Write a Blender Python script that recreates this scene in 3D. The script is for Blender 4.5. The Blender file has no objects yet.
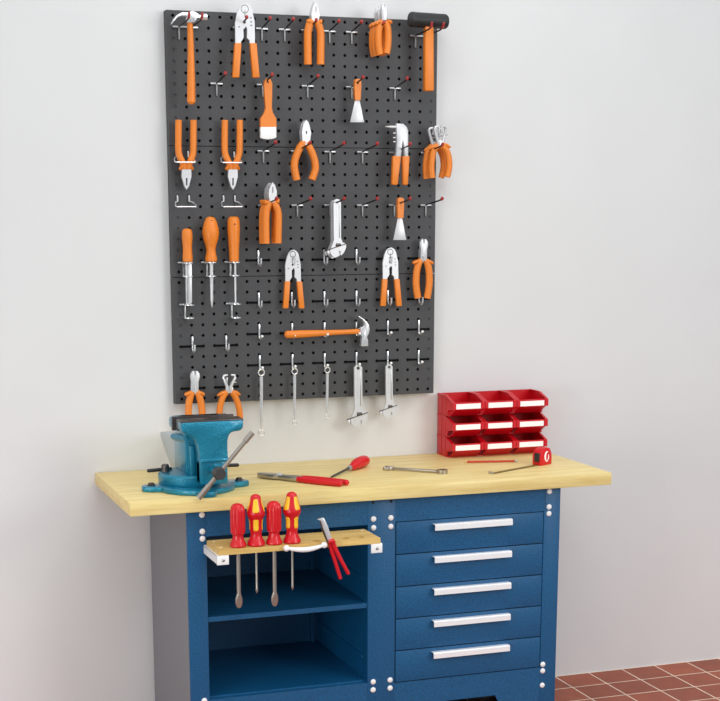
import bpy, bmesh, math, random
from mathutils import Vector, Matrix
random.seed(7)
SC = bpy.context.scene
COL = SC.collection
PI = math.pi

# ------------------------------------------------------------------ camera
F_PX, PPX, PPY = 1510.74, 334.98, 538.69
YAW, PITCH, ROLL = 0.3304, 0.2108, -0.0029
CAM = Vector((-1.1131, -4.8906, 1.6995))
cy, sy, cp, sp = math.cos(YAW), math.sin(YAW), math.cos(PITCH), math.sin(PITCH)
FWD = Vector((sy * cp, cy * cp, -sp))
R0 = Vector((cy, -sy, 0.0))
U0 = R0.cross(FWD)
RGT = math.cos(ROLL) * R0 + math.sin(ROLL) * U0
UP = -math.sin(ROLL) * R0 + math.cos(ROLL) * U0
cd = bpy.data.cameras.new('camera')
cam = bpy.data.objects.new('camera', cd)
COL.objects.link(cam)
m = Matrix((RGT, UP, -FWD)).transposed().to_4x4()
m.translation = CAM
cam.matrix_world = m
cd.sensor_width = 36.0
cd.lens = F_PX * 36.0 / 720.0
cd.shift_x = (360 - PPX) / 720.0
cd.shift_y = (PPY - 350.5) / 720.0
cd.clip_start, cd.clip_end = 0.05, 60
SC.camera = cam


def ray(u, v):
    return RGT * ((u - PPX) / F_PX) - UP * ((v - PPY) / F_PX) + FWD


def aty(u, v, y):
    """where the sight line of a photo point meets the upright plane at depth y"""
    r = ray(u, v)
    return CAM + r * ((y - CAM.y) / r.y)


def atz(u, v, z):
    r = ray(u, v)
    return CAM + r * ((z - CAM.z) / r.z)


# ------------------------------------------------------------------ materials
def lin(c):
    return tuple(((x / 255) / 12.92 if x / 255 <= 0.04045 else ((x / 255 + 0.055) / 1.055) ** 2.4) for x in c) + (1.0,)


def mat(name, rgb, rough=0.5, metal=0.0, var=0.0, vscale=40.0, bump=0.0, bscale=200.0, spec=0.5, coat=0.0):
    M = bpy.data.materials.new(name)
    M.use_nodes = True
    nt = M.node_tree
    b = nt.nodes['Principled BSDF']
    b.inputs['Roughness'].default_value = rough
    b.inputs['Metallic'].default_value = metal
    b.inputs['Specular IOR Level'].default_value = spec
    b.inputs['Coat Weight'].default_value = coat
    c = lin(rgb)
    tc = nt.nodes.new('ShaderNodeTexCoord')
    n = nt.nodes.new('ShaderNodeTexNoise')
    n.inputs['Scale'].default_value = vscale
    n.inputs['Detail'].default_value = 4
    nt.links.new(tc.outputs['Object'], n.inputs['Vector'])
    mx = nt.nodes.new('ShaderNodeMix')
    mx.data_type = 'RGBA'
    v = max(var, 0.02)
    mx.inputs[6].default_value = tuple(x * (1 - v) for x in c[:3]) + (1,)
    mx.inputs[7].default_value = tuple(min(1, x * (1 + v)) for x in c[:3]) + (1,)
    nt.links.new(n.outputs['Fac'], mx.inputs[0])
    nt.links.new(mx.outputs[2], b.inputs['Base Color'])
    if bump:
        n2 = nt.nodes.new('ShaderNodeTexNoise')
        n2.inputs['Scale'].default_value = bscale
        n2.inputs['Detail'].default_value = 3
        nt.links.new(tc.outputs['Object'], n2.inputs['Vector'])
        bp = nt.nodes.new('ShaderNodeBump')
        bp.inputs['Strength'].default_value = bump
        bp.inputs['Distance'].default_value = 0.002
        nt.links.new(n2.outputs['Fac'], bp.inputs['Height'])
        nt.links.new(bp.outputs['Normal'], b.inputs['Normal'])
    return M


def wood(name, light, dark, rough=0.45):
    M = bpy.data.materials.new(name)
    M.use_nodes = True
    nt = M.node_tree
    b = nt.nodes['Principled BSDF']
    b.inputs['Roughness'].default_value = rough
    tc = nt.nodes.new('ShaderNodeTexCoord')
    mp = nt.nodes.new('ShaderNodeMapping')
    mp.inputs['Scale'].default_value = (2.2, 22.0, 30.0)
    n = nt.nodes.new('ShaderNodeTexNoise')
    n.inputs['Scale'].default_value = 1.6
    n.inputs['Detail'].default_value = 5
    n.inputs['Roughness'].default_value = 0.6
    mp2 = nt.nodes.new('ShaderNodeMapping')
    mp2.inputs['Scale'].default_value = (8.0, 160.0, 160.0)
    n2 = nt.nodes.new('ShaderNodeTexNoise')
    n2.inputs['Scale'].default_value = 1.5
    n2.inputs['Detail'].default_value = 3
    add = nt.nodes.new('ShaderNodeMath')
    add.operation = 'MULTIPLY_ADD'
    add.inputs[1].default_value = 0.35
    ramp = nt.nodes.new('ShaderNodeValToRGB')
    ramp.color_ramp.elements[0].position = 0.45
    ramp.color_ramp.elements[0].color = lin(dark)
    ramp.color_ramp.elements[1].position = 0.85
    ramp.color_ramp.elements[1].color = lin(light)
    L = nt.links.new
    L(tc.outputs['Object'], mp.inputs['Vector'])
    L(mp.outputs['Vector'], n.inputs['Vector'])
    L(tc.outputs['Object'], mp2.inputs['Vector'])
    L(mp2.outputs['Vector'], n2.inputs['Vector'])
    L(n2.outputs['Fac'], add.inputs[0])
    L(n.outputs['Fac'], add.inputs[2])
    L(add.outputs['Value'], ramp.inputs['Fac'])
    L(ramp.outputs['Color'], b.inputs['Base Color'])
    return M


def tile_mat():
    M = bpy.data.materials.new('terracotta_tiles')
    M.use_nodes = True
    nt = M.node_tree
    b = nt.nodes['Principled BSDF']
    tc = nt.nodes.new('ShaderNodeTexCoord')
    mp = nt.nodes.new('ShaderNodeMapping')
    mp.inputs['Location'].default_value = (-1.437 + 0.142 * 40, 0.142 * 60 + 0.002, 0)
    br = nt.nodes.new('ShaderNodeTexBrick')
    br.offset = 0.0
    br.squash = 1.0
    br.inputs['Scale'].default_value = 1.0
    br.inputs['Brick Width'].default_value = 0.142
    br.inputs['Row Height'].default_value = 0.142
    br.inputs['Mortar Size'].default_value = 0.0028
    br.inputs['Mortar Smooth'].default_value = 0.2
    br.inputs['Bias'].default_value = 0.0
    br.inputs['Color1'].default_value = lin((172, 88, 58))
    br.inputs['Color2'].default_value = lin((150, 74, 50))
    br.inputs['Mortar'].default_value = lin((248, 226, 204))
    n = nt.nodes.new('ShaderNodeTexNoise')
    n.inputs['Scale'].default_value = 14
    n.inputs['Detail'].default_value = 6
    mx = nt.nodes.new('ShaderNodeMix')
    mx.data_type = 'RGBA'
    mx.blend_type = 'MULTIPLY'
    mx.inputs[0].default_value = 0.5
    ramp = nt.nodes.new('ShaderNodeValToRGB')
    ramp.color_ramp.elements[0].position = 0.3
    ramp.color_ramp.elements[0].color = (0.62, 0.6, 0.6, 1)
    ramp.color_ramp.elements[1].position = 0.7
    L = nt.links.new
    L(tc.outputs['Object'], mp.inputs['Vector'])
    L(mp.outputs['Vector'], br.inputs['Vector'])
    L(tc.outputs['Object'], n.inputs['Vector'])
    L(n.outputs['Fac'], ramp.inputs['Fac'])
    L(br.outputs['Color'], mx.inputs[6])
    L(ramp.outputs['Color'], mx.inputs[7])
    L(mx.outputs[2], b.inputs['Base Color'])
    bp = nt.nodes.new('ShaderNodeBump')
    bp.inputs['Strength'].default_value = 0.3
    bp.inputs['Distance'].default_value = 0.002
    bp.invert = True
    L(br.outputs['Fac'], bp.inputs['Height'])
    L(bp.outputs['Normal'], b.inputs['Normal'])
    b.inputs['Roughness'].default_value = 0.5
    return M


M_WALL = mat('wall_paint', (220, 220, 220), 0.9, var=0.035, vscale=3.0, bump=0.12, bscale=120, spec=0.2)
M_TILE = tile_mat()
M_PEG = mat('peg_graphite', (72, 72, 74), 0.55, var=0.04, vscale=30, spec=0.35)
M_ORANGE = mat('orange_plastic', (230, 129, 38), 0.42, var=0.05, vscale=60)
M_CHROME = mat('chrome', (240, 240, 242), 0.24, metal=0.75)
M_STEEL = mat('polished_steel', (214, 214, 216), 0.36, metal=0.4)
M_GRIPSTRIP = mat('bright_strip', (250, 250, 252), 0.35, metal=0.2)
M_ZINC = mat('zinc', (190, 190, 190), 0.35, metal=0.9)
M_STEM = mat('dull_zinc', (150, 150, 150), 0.5, metal=0.7)
M_DARKSTEEL = mat('dark_steel', (92, 88, 86), 0.35, metal=0.8)
M_TOOLSTEEL = mat('tool_steel', (176, 168, 158), 0.32, metal=0.9)
M_BLACK = mat('black_rubber', (34, 34, 36), 0.5)
M_WIRE = mat('black_wire', (12, 12, 13), 0.85, spec=0.1)
M_ROD = mat('black_rod', (30, 28, 30), 0.4)
M_TIP = mat('red_cap', (168, 46, 46), 0.4)
M_WHITEPL = mat('white_plastic', (245, 245, 244), 0.35)
M_BRISTLE = mat('white_bristle', (246, 245, 243), 0.9, var=0.12, vscale=500)
M_RED = mat('red_plastic', (210, 14, 28), 0.3, var=0.03)
M_BINRED = mat('bin_red', (200, 8, 26), 0.36, var=0.03)
M_YELLOW = mat('yellow_plastic', (250, 196, 40), 0.35)
M_CARD = mat('white_card', (250, 250, 250), 0.8)
M_BLUE = mat('blue_enamel', (12, 84, 130), 0.42, var=0.75, vscale=190, bump=0.3, bscale=380)
M_GREY = mat('grey_enamel', (120, 122, 128), 0.5, var=0.04, vscale=60)
M_TEAL = mat('teal_hammered', (18, 130, 160), 0.28, metal=0.45, var=0.25, vscale=190, bump=1.0, bscale=230, coat=0.4)
M_VSHADE = mat('vise_grey_shading', (176, 184, 188), 0.4, metal=0.2, var=0.04)  # grey puts shading and reflection on the vise's side into the colour
M_WOOD = wood('beech_worktop', (238, 218, 152), (218, 188, 116))
M_WOODF = wood('beech_rail', (232, 198, 122), (200, 160, 86))
M_PENCIL = mat('pencil_lacquer', (196, 62, 40), 0.4)
M_TAPE = mat('tape_blade', (120, 100, 30), 0.45)
M_GAP = mat('gap_black', (12, 14, 18), 0.7)


# ------------------------------------------------------------------ mesh builder
class MB:
    def __init__(self):
        self.bm = bmesh.new()

    def _merge(self, t):
        me = bpy.data.meshes.new('tmp')
        t.to_mesh(me)
        t.free()
        self.bm.from_mesh(me)
        bpy.data.meshes.remove(me)
        return self

    def box(self, x0, x1, y0, y1, z0, z1, bev=0.0, M=None, seg=2):
        t = bmesh.new()
        bmesh.ops.create_cube(t, size=1.0)
        for v in t.verts:
            v.co = Vector(((x0 + x1) / 2 + v.co.x * (x1 - x0), (y0 + y1) / 2 + v.co.y * (y1 - y0), (z0 + z1) / 2 + v.co.z * (z1 - z0)))
        if bev:
            bmesh.ops.bevel(t, geom=t.edges[:], offset=bev, segments=seg, profile=0.5, affect='EDGES')
        if M is not None:
            bmesh.ops.transform(t, matrix=M, verts=t.verts)
        return self._merge(t)

    def prism(self, pts, fn, t0, t1, bev=0.0, holes=()):
        """outline pts (a,b) extruded from t0 to t1; fn(a,b,t) -> Vector"""
        t = bmesh.new()
        if not holes:
            A = [t.verts.new(fn(a, b, t0)) for a, b in pts]
            B = [t.verts.new(fn(a, b, t1)) for a, b in pts]
            t.faces.new(A)
            t.faces.new(B[::-1])
            n = len(pts)
            for i in range(n):
                t.faces.new((A[i], B[i], B[(i + 1) % n], A[(i + 1) % n]))
        else:
            rings = [pts] + list(holes)
            es, ra, rb = [], [], []
            for ring in rings:
                vs = [t.verts.new(fn(a, b, t0)) for a, b in ring]
                ra.append(vs)
                for i in range(len(vs)):
                    es.append(t.edges.new((vs[i], vs[(i + 1) % len(vs)])))
            bmesh.ops.triangle_fill(t, use_beauty=True, use_dissolve=False, edges=es)
            fl = t.faces[:]
            mp = {}
            for ring, vs in zip(rings, ra):
                for (a, b), v in zip(ring, vs):
                    mp[v] = t.verts.new(fn(a, b, t1))
            for f in fl:
                t.faces.new([mp[v] for v in reversed(f.verts)])
            for vs in ra:
                n = len(vs)
                for i in range(n):
                    a, b = vs[i], vs[(i + 1) % n]
                    t.faces.new((a, mp[a], mp[b], b))
        bmesh.ops.recalc_face_normals(t, faces=t.faces)
        if bev and not holes:
            try:
                bmesh.ops.bevel(t, geom=t.edges[:], offset=bev, segments=2, profile=0.5, affect='EDGES', clamp_overlap=True)
            except Exception:
                pass
        return self._merge(t)

    def tube(self, path, rad, seg=10, flat=1.0, up=Vector((0, 1, 0)), dome=False):
        """sweep; rad number or list; flat scales the section along `up`"""
        path = [Vector(p) for p in path]
        n = len(path)
        if not isinstance(rad, (list, tuple)):
            rad = [rad] * n
        rad = list(rad)
        if dome:
            d0 = (path[0] - path[1]).normalized()
            d1 = (path[-1] - path[-2]).normalized()
            path = [path[0] + d0 * rad[0] * 0.5] + path + [path[-1] + d1 * rad[-1] * 0.5]
            rad = [rad[0] * 0.55] + rad + [rad[-1] * 0.55]
            n += 2
        t = bmesh.new()
        rings = []
        for i, p in enumerate(path):
            d = (path[min(i + 1, n - 1)] - path[max(i - 1, 0)]).normalized()
            b = up - d * up.dot(d)
            if b.length < 1e-4:
                b = Vector((1, 0, 0)) - d * d.x
                if b.length < 1e-4:
                    b = Vector((0, 0, 1))
            b.normalize()
            a = d.cross(b)
            rings.append([t.verts.new(p + a * (rad[i] * math.cos(2 * PI * k / seg)) + b * (rad[i] * flat * math.sin(2 * PI * k / seg))) for k in range(seg)])
        for i in range(n - 1):
            for k in range(seg):
                t.faces.new((rings[i][k], rings[i][(k + 1) % seg], rings[i + 1][(k + 1) % seg], rings[i + 1][k]))
        t.faces.new(rings[0][::-1])
        t.faces.new(rings[-1])
        bmesh.ops.recalc_face_normals(t, faces=t.faces)
        return self._merge(t)

    def lathe(self, prof, c, axis='z', seg=24, mod=None):
        """prof = [(r, h)]; c = origin"""
        t = bmesh.new()
        rings = []
        for r, h in prof:
            ring = []
            for k in range(seg):
                th = 2 * PI * k / seg
                rr = r * (mod(th, h) if mod else 1.0)
                a, b = rr * math.cos(th), rr * math.sin(th)
                v = Vector((a, b, h)) if axis == 'z' else (Vector((a, h, b)) if axis == 'y' else Vector((h, a, b)))
                ring.append(t.verts.new(Vector(c) + v))
            rings.append(ring)
        for i in range(len(rings) - 1):
            for k in range(seg):
                t.faces.new((rings[i][k], rings[i][(k + 1) % seg], rings[i + 1][(k + 1) % seg], rings[i + 1][k]))
        t.faces.new(rings[0][::-1])
        t.faces.new(rings[-1])
        bmesh.ops.recalc_face_normals(t, faces=t.faces)
        return self._merge(t)

    def sphere(self, c, r, sx=1, sy=1, sz=1, seg=14):
        t = bmesh.new()
        bmesh.ops.create_uvsphere(t, u_segments=seg, v_segments=max(6, seg // 2 + 1), radius=r)
        for v in t.verts:
            v.co = Vector(c) + Vector((v.co.x * sx, v.co.y * sy, v.co.z * sz))
        return self._merge(t)

    def torus(self, c, R, r, axis='y', seg=20, sec=8):
        t = bmesh.new()
        g = []
        for i in range(seg):
            th = 2 * PI * i / seg
            row = []
            for k in range(sec):
                ph = 2 * PI * k / sec
                q = R + r * math.cos(ph)
                a, b, h = q * math.cos(th), q * math.sin(th), r * math.sin(ph)
                v = Vector((a, h, b)) if axis == 'y' else Vector((a, b, h))
                row.append(t.verts.new(Vector(c) + v))
            g.append(row)
        for i in range(seg):
            for k in range(sec):
                t.faces.new((g[i][k], g[i][(k + 1) % sec], g[(i + 1) % seg][(k + 1) % sec], g[(i + 1) % seg][k]))
        bmesh.ops.recalc_face_normals(t, faces=t.faces)
        return self._merge(t)

    def xform(self, M):
        bmesh.ops.transform(self.bm, matrix=M, verts=self.bm.verts)
        return self


def thing(name, label, cat, loc=(0, 0, 0), group=None, rotz=0.0):
    o = bpy.data.objects.new(name, None)
    o.empty_display_size = 0.02
    COL.objects.link(o)
    o.location = loc
    o.rotation_euler = (0, 0, rotz)
    o['label'] = label
    o['category'] = cat
    if group:
        o['group'] = group
    return o


def root_loc(o):
    while o.parent:
        o = o.parent
    return Vector(o.location)


def part(name, mb, material, parent=None, local=False, label=None, ang=0.6):
    bm = mb.bm
    if parent is not None and not local:
        L = root_loc(parent)
        for v in bm.verts:
            v.co -= L
    for f in bm.faces:
        f.smooth = True
    for e in bm.edges:
        if len(e.link_faces) == 2:
            if e.calc_face_angle(0) > ang:
                e.smooth = False
    me = bpy.data.meshes.new(name)
    bm.to_mesh(me)
    bm.free()
    me.materials.append(material)
    o = bpy.data.objects.new(name, me)
    COL.objects.link(o)
    if parent is not None:
        o.parent = parent
    if label:
        o['label'] = label
    return o


def tag(o, label, cat, group=None):
    o['label'] = label
    o['category'] = cat
    if group:
        o['group'] = group
    return o


def copy_tree(o, parent=None):
    c = o.copy()
    COL.objects.link(c)
    if parent is not None:
        c.parent = parent
    for ch in list(o.children):
        copy_tree(ch, c)
    return c


def struct(name, mb, material):
    o = part(name, mb, material)
    o['kind'] = 'structure'
    return o


def circ(cx, cz, r, n=10, ph=0.0):
    return [(cx + r * math.cos(2 * PI * k / n + ph), cz + r * math.sin(2 * PI * k / n + ph)) for k in range(n)]


# ------------------------------------------------------------------ room
struct('wall_back', MB().box(-3.2, 5.2, 0.0, 0.12, 0.0, 3.4), M_WALL)
struct('floor', MB().box(-3.2, 5.2, -1.8, 0.12, -0.06, 0.0), M_TILE)

# ------------------------------------------------------------------ perforated panels
PW, PT, PHT = 0.9162, 2.3296, 0.4124
HP, VP = 0.038, 0.0344
HX0 = 0.0211
PF = -0.035                      # front face
ZOFF = 0.017


def hx(i):
    return HX0 + HP * i


def hz(k):                       # row 0..35 from the top
    return PT - (k // 12) * PHT - ZOFF - (k % 12) * VP


def panel(zt, label):
    mb = MB()
    bm = mb.bm
    z1, z0 = zt - 0.0012, zt - PHT + 0.0012
    x0, x1 = 0.0, PW
    yb = -0.0005
    r = 0.0053
    dep = PF + 0.003

    def q(*p):
        bm.faces.new([bm.verts.new(a) for a in p])
    gx0, gx1 = hx(0) - HP / 2, hx(23) + HP / 2
    gz1, gz0 = zt - ZOFF + VP / 2, zt - ZOFF - 11 * VP - VP / 2
    gz1, gz0 = min(gz1, z1 - 0.0002), max(gz0, z0 + 0.0002)
    # border strips of the front face
    for a, b, c, d in ((x0, gx0, z0, z1), (gx1, x1, z0, z1), (gx0, gx1, gz1, z1), (gx0, gx1, z0, gz0)):
        q((a, PF, c), (b, PF, c), (b, PF, d), (a, PF, d))
    for i in range(24):
        for k in range(12):
            cx, cz = hx(i), zt - ZOFF - k * VP
            xa, xb = cx - HP / 2, cx + HP / 2
            za = gz0 if k == 11 else cz - VP / 2
            zb = gz1 if k == 0 else cz + VP / 2
            out = [(xb, cz), (xb, zb), (cx, zb), (xa, zb), (xa, cz), (xa, za), (cx, za), (xb, za)]
            inn = [(cx + r * math.cos(PI / 4 * j), cz + r * math.sin(PI / 4 * j)) for j in range(8)]
            O = [bm.verts.new((a, PF, b)) for a, b in out]
            I = [bm.verts.new((a, PF, b)) for a, b in inn]
            D = [bm.verts.new((a, dep, b)) for a, b in inn]
            for j in range(8):
                l = (j + 1) % 8
                bm.faces.new((O[j], I[j], I[l], O[l]))
                bm.faces.new((I[j], D[j], D[l], I[l]))
    # folded returns and closed back
    q((x0, PF, z0), (x0, PF, z1), (x0, yb, z1), (x0, yb, z0))
    q((x1, PF, z0), (x1, PF, z1), (x1, yb, z1), (x1, yb, z0))
    q((x0, PF, z1), (x1, PF, z1), (x1, yb, z1), (x0, yb, z1))
    q((x0, PF, z0), (x1, PF, z0), (x1, yb, z0), (x0, yb, z0))
    q((x0, yb, z0), (x1, yb, z0), (x1, yb, z1), (x0, yb, z1))
    # stiffening flanges right behind the outermost hole columns
    for cx in (hx(0), hx(23)):
        q((cx - 0.015, dep, z0 + 0.03), (cx + 0.015, dep, z0 + 0.03), (cx + 0.015, dep, z1 - 0.03), (cx - 0.015, dep, z1 - 0.03))
    bmesh.ops.remove_doubles(bm, verts=bm.verts, dist=0.00005)
    bmesh.ops.recalc_face_normals(bm, faces=bm.faces)
    o = part('perforated_panel', mb, M_PEG, None)
    tag(o, label, 'panel', 'dark grey perforated panels')


panel(PT, 'topmost dark grey perforated steel panel with mallet and hammer at its corners')
panel(PT - PHT, 'middle dark grey perforated steel panel with screwdriver and file handles at its left')
panel(PT - 2 * PHT, 'lowest dark grey perforated steel panel with spanners hanging off its bottom edge')

# ------------------------------------------------------------------ pegboard hooks
def snap_mid(u, v):
    p = aty(u, v, PF - 0.004)
    i = round((p.x - HX0) / HP - 0.5)
    return HX0 + HP * (i + 0.5)


TGROUP = 'red tipped peg hooks on the upper panels'
thook_protos = {}


def t_hook(u, v, row, length, rise, label):
    x, z = snap_mid(u, v) + 0.003, hz(row) + 0.004
    key = (length,)
    loc = (x, PF, z)
    if key not in thook_protos:
        t = thing('peg_hook', label, 'hook', loc, TGROUP)
        part('crossbar', MB().box(-0.02, 0.02, -0.007, 0.004, -0.0028, 0.0028, 0.001), M_ZINC, t, True)
        part('stem', MB().box(-0.0026, 0.0026, -0.0062, -0.0005, -0.037, -0.002, 0.0008), M_STEM, t, True)
        part('rod', MB().tube([(0, -0.004, 0.001), (0, -length * 0.9, rise * 0.85), (0, -length * 0.96, rise)], 0.0026, 8), M_ROD, t, True)
        part('end_cap', MB().tube([(0, -length * 0.955, rise * 0.95), (0, -length * 0.985, rise * 1.08), (0, -length, rise * 1.22)], [0.005, 0.0058, 0.005], 8, dome=True), M_TIP, t, True)
        thook_protos[key] = t
        return t
    t = copy_tree(thook_protos[key])
    t.location = loc
    t['label'] = label
    return t


for u, v, lab in (
        (240, 28, 'peg hook carrying the large orange handled crimping pliers in the top row'),
        (263.4, 28.5, 'empty peg hook in top row, next to the large crimping pliers'),
        (285.6, 29.5, 'empty peg hook in top row, beside the straight combination pliers'),
        (308.3, 30, 'peg hook behind the straight combination pliers in the top row'),
        (331, 31, 'empty peg hook in top row, right next to the straight combination pliers'),
        (352, 32, 'empty peg hook in top row, next to the bundle of cutters'),
        (374.5, 33, 'peg hook holding the bundle of orange cutters by the black mallet')):
    t_hook(u, v, 1, 0.10, 0.020, lab)
for u, v, lab in (
        (217, 84, 'empty peg hook in the second row under the large crimping pliers'),
        (263.3, 85, 'peg hook through the handle of the orange paintbrush'),
        (308.7, 87, 'empty peg hook in second row between paintbrush and upper scraper'),
        (353, 88, 'peg hook through the handle of the upper paint scraper'),
        (394.7, 89, 'empty peg hook in second row between upper scraper and mallet handle')):
    t_hook(u, v, 6, 0.115, 0.021, lab)
for u, v, lab in (
        (264.2, 150.3, 'empty peg hook right below the white bristles of the paintbrush'),
        (298, 150.5, 'peg hook behind the pliers with splayed curved handles'),
        (331, 151, 'empty peg hook in third row, next to the splayed pliers'),
        (363.8, 151, 'empty peg hook in third row, left of the rivet gun'),
        (396, 152, 'peg hook behind the rivet gun'),
        (428, 152, 'peg hook holding the two wire strippers at the right panel edge')):
    t_hook(u, v, 12, 0.146, 0.020, lab)
for u, v, lab in (
        (264.5, 206, 'peg hook behind the stack of combination pliers'),
        (298.7, 205.6, 'empty peg hook beside the stack of combination pliers, fourth row'),
        (331.5, 205.5, 'peg hook carrying two adjustable wrenches one behind the other'),
        (363.4, 205.5, 'empty peg hook between adjustable wrenches and lower scraper'),
        (395.5, 205.5, 'peg hook through the handle of the lower paint scraper'),
        (426.5, 205.3, 'empty peg hook under the two wire strippers at the right edge')):
    t_hook(u, v, 17, 0.148, 0.019, lab)


def double_hook(cx, z, label):
    t = thing('double_peg_hook', label, 'hook', (cx, PF, z), 'wide hooks with two red tipped rods')
    part('crossbar', MB().box(-0.041, 0.041, -0.007, 0.004, -0.0028, 0.0028, 0.001), M_ZINC, t, True)
    for s in (-1, 1):
        part('stem', MB().box(s * 0.0205 - 0.0028, s * 0.0205 + 0.0028, -0.0062, -0.0005, -0.038, -0.002, 0.0008), M_STEM, t, True)
        part('rod', MB().tube([(s * 0.0205, -0.004, 0.001), (s * 0.0205, -0.120, 0.008), (s * 0.0205, -0.136, 0.013)], 0.0026, 8), M_ROD, t, True)
        part('end_cap', MB().tube([(s * 0.0205, -0.134, 0.012), (s * 0.0205, -0.142, 0.017), (s * 0.0205, -0.145, 0.026)], 0.0042, 8, dome=True), M_TIP, t, True)
    return t


double_hook(snap_mid(181, 25) + HP / 2, hz(1), 'double peg hook carrying the claw hammer in the upper corner')
double_hook(snap_mid(417, 35) + HP / 2, hz(1), 'double peg hook carrying the black headed mallet')

# small steel J hooks of the lower half
JG = 'small steel J hooks on the lower panels'
jp = {}


def j_hook(u, v, kind, label):
    p = aty(u, v, PF)
    i = round((p.x - HX0) / HP)
    ks = [abs(hz(k) - p.z) for k in range(36)]
    row = ks.index(min(ks))
    loc = (hx(i), PF, hz(row))
    if kind not in jp:
        t = thing('small_hook', label, 'hook', loc, JG)
        part('wire_bar', MB().tube([(-HP - 0.003, -0.0022, 0), (HP + 0.003, -0.0022, 0)], 0.0033, 6), M_WIRE, t, True)
        part('upright', MB().box(-0.0028, 0.0028, -0.0075, -0.001, -0.002, VP - 0.002, 0.001), M_CHROME, t, True)
        if kind == 'u':
            pth = [(0, -0.006, 0.0), (0, -0.006, -0.008), (0, -0.014, -0.0155), (0, -0.028, -0.0165), (0, -0.037, -0.010), (0, -0.039, 0.008)]
        else:
            pth = [(0, -0.006, 0.0), (0, -0.006, -0.010), (0, -0.012, -0.0165), (0, -0.024, -0.0145), (0, -0.038, -0.006)]
        part('curl', MB().tube(pth, 0.0032, 8), M_CHROME, t, True)
        if kind == 'v':
            part('tip', MB().sphere((0, -0.039, -0.0055), 0.0046), M_WHITEPL, t, True)
        jp[kind] = t
        return t
    t = copy_tree(jp[kind])
    t.location = loc
    t['label'] = label
    return t


for u, v, kind, lab in (
        (258.6, 260.5, 'u', 'small steel hook, empty, under the stack of combination pliers'),
        (292.5, 260, 'u', 'small steel hook hidden behind the head of the left small crimper'),
        (324.5, 259.5, 'u', 'small steel hook peeping out under the hanging adjustable wrench jaws'),
        (357, 258.5, 'u', 'small steel hook, empty, between wrench jaws and right small crimper'),
        (390, 258, 'u', 'small steel hook hidden behind the head of the right small crimper'),
        (424, 257, 'u', 'small steel hook hidden behind the side cutters at the right edge'),
        (259.5, 302.5, 'u', 'small steel hook, empty, left of the left small crimper handles'),
        (292.5, 302, 'u', 'small steel hook showing between the handles of the left small crimper'),
        (325, 301, 'u', 'small steel hook, empty, just above the middle of the hammer handle'),
        (357.5, 300, 'u', 'small steel hook, empty, above the claw of the lying hammer'),
        (391, 299, 'u', 'small steel hook showing between the handles of the right small crimper'),
        (423.5, 298, 'u', 'small steel hook showing between the grips of the side cutters'),
        (260, 335, 'v', 'small steel hook, empty, left of the hammer handle end'),
        (293, 333.5, 'v', 'small steel hook under the butt end of the horizontal hammer handle'),
        (325.5, 332, 'v', 'small steel hook under the middle of the horizontal hammer handle'),
        (357, 331, 'v', 'small steel hook behind the neck of the horizontal hammer head'),
        (388.5, 330, 'v', 'small steel hook, empty, under the right small crimper'),
        (419.5, 329, 'v', 'small steel hook, empty, under the side cutters'),
        (260.5, 366, 'v', 'small steel hook holding the longest ring spanner'),
        (293, 364.5, 'v', 'small steel hook holding the medium ring spanner'),
        (325.5, 363.5, 'v', 'small steel hook holding the shortest ring spanner'),
        (357, 362, 'v', 'small steel hook holding the larger low adjustable wrench'),
        (388.5, 361, 'v', 'small steel hook holding the smaller low adjustable wrench'),
        (419.5, 359.5, 'v', 'small steel hook, empty, in the lower right corner of the panels'),
        (192.5, 348.5, 'u', 'small steel hook, empty, above the bottom side cutters'),
        (226.5, 346.5, 'u', 'small steel hook, empty, above the bottom wire stripper'),
        (193, 390, 'u', 'small steel hook hidden behind the bottom side cutters'),
        (226.5, 388, 'u', 'small steel hook hidden behind the bottom wire stripper')):
    j_hook(u, v, kind, lab)


# wire loop holders at the left
def loop_holder(u, v, label):
    p = aty(u, v, PF)
    i = round((p.x - HX0) / HP - 0.5)
    x = HX0 + HP * (i + 0.5)
    ks = [abs(hz(k) - p.z) for k in range(36)]
    z = hz(ks.index(min(ks)))
    t = thing('loop_holder', label, 'holder', (x, PF, z), 'wire loop holders at the left of the panels')
    for s in (-1, 1):
        part('prong', MB().tube([(s * HP / 2, 0.004, 0.0), (s * HP / 2, -0.004, -0.001), (s * HP / 2, -0.0055, -0.006), (s * HP / 2, -0.0055, -0.018)], 0.003, 8), M_CHROME, t, True)
    part('loop', MB().tube([(-HP / 2, -0.0055, -0.017), (-HP / 2 - 0.010, -0.016, -0.021), (-HP / 2 - 0.015, -0.044, -0.033), (-HP / 2 - 0.011, -0.050, -0.035),
                            (HP / 2 + 0.011, -0.050, -0.035), (HP / 2 + 0.015, -0.044, -0.033), (HP / 2 + 0.010, -0.016, -0.021), (HP / 2, -0.0055, -0.017)], 0.0024, 8), M_CHROME, t, True)
    return t


loop_holder(184.5, 152, 'wire loop holder around the left upside-down combination pliers')
loop_holder(231, 152, 'wire loop holder around the right upside-down combination pliers')
loop_holder(184.5, 196.5, 'empty wire loop holder under the left upside-down pliers')
loop_holder(231, 196.5, 'empty wire loop holder under the right upside-down pliers')

TY = -0.092                       # plane in which most tools hang


def P2(pts, y, o=(0, 0), s=1.0, ref=(0, 0)):
    """photo outline -> (x, z) on the plane y; optional scaling about ref and moving to o"""
    r = []
    for u, v in pts:
        p = aty(o[0] + (u - ref[0]) * s, o[1] + (v - ref[1]) * s, y)
        r.append((p.x, p.z))
    return r


XZ = lambda a, b, t: Vector((a, t, b))
PXM = 0.00332                     # metres per photo pixel on the panel


def plate(pts, y, th, bev=0.0012, holes=(), **k):
    return MB().prism(P2(pts, y, **k), XZ, y - th / 2, y + th / 2, bev, [P2(h, y, **k) for h in holes])


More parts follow.
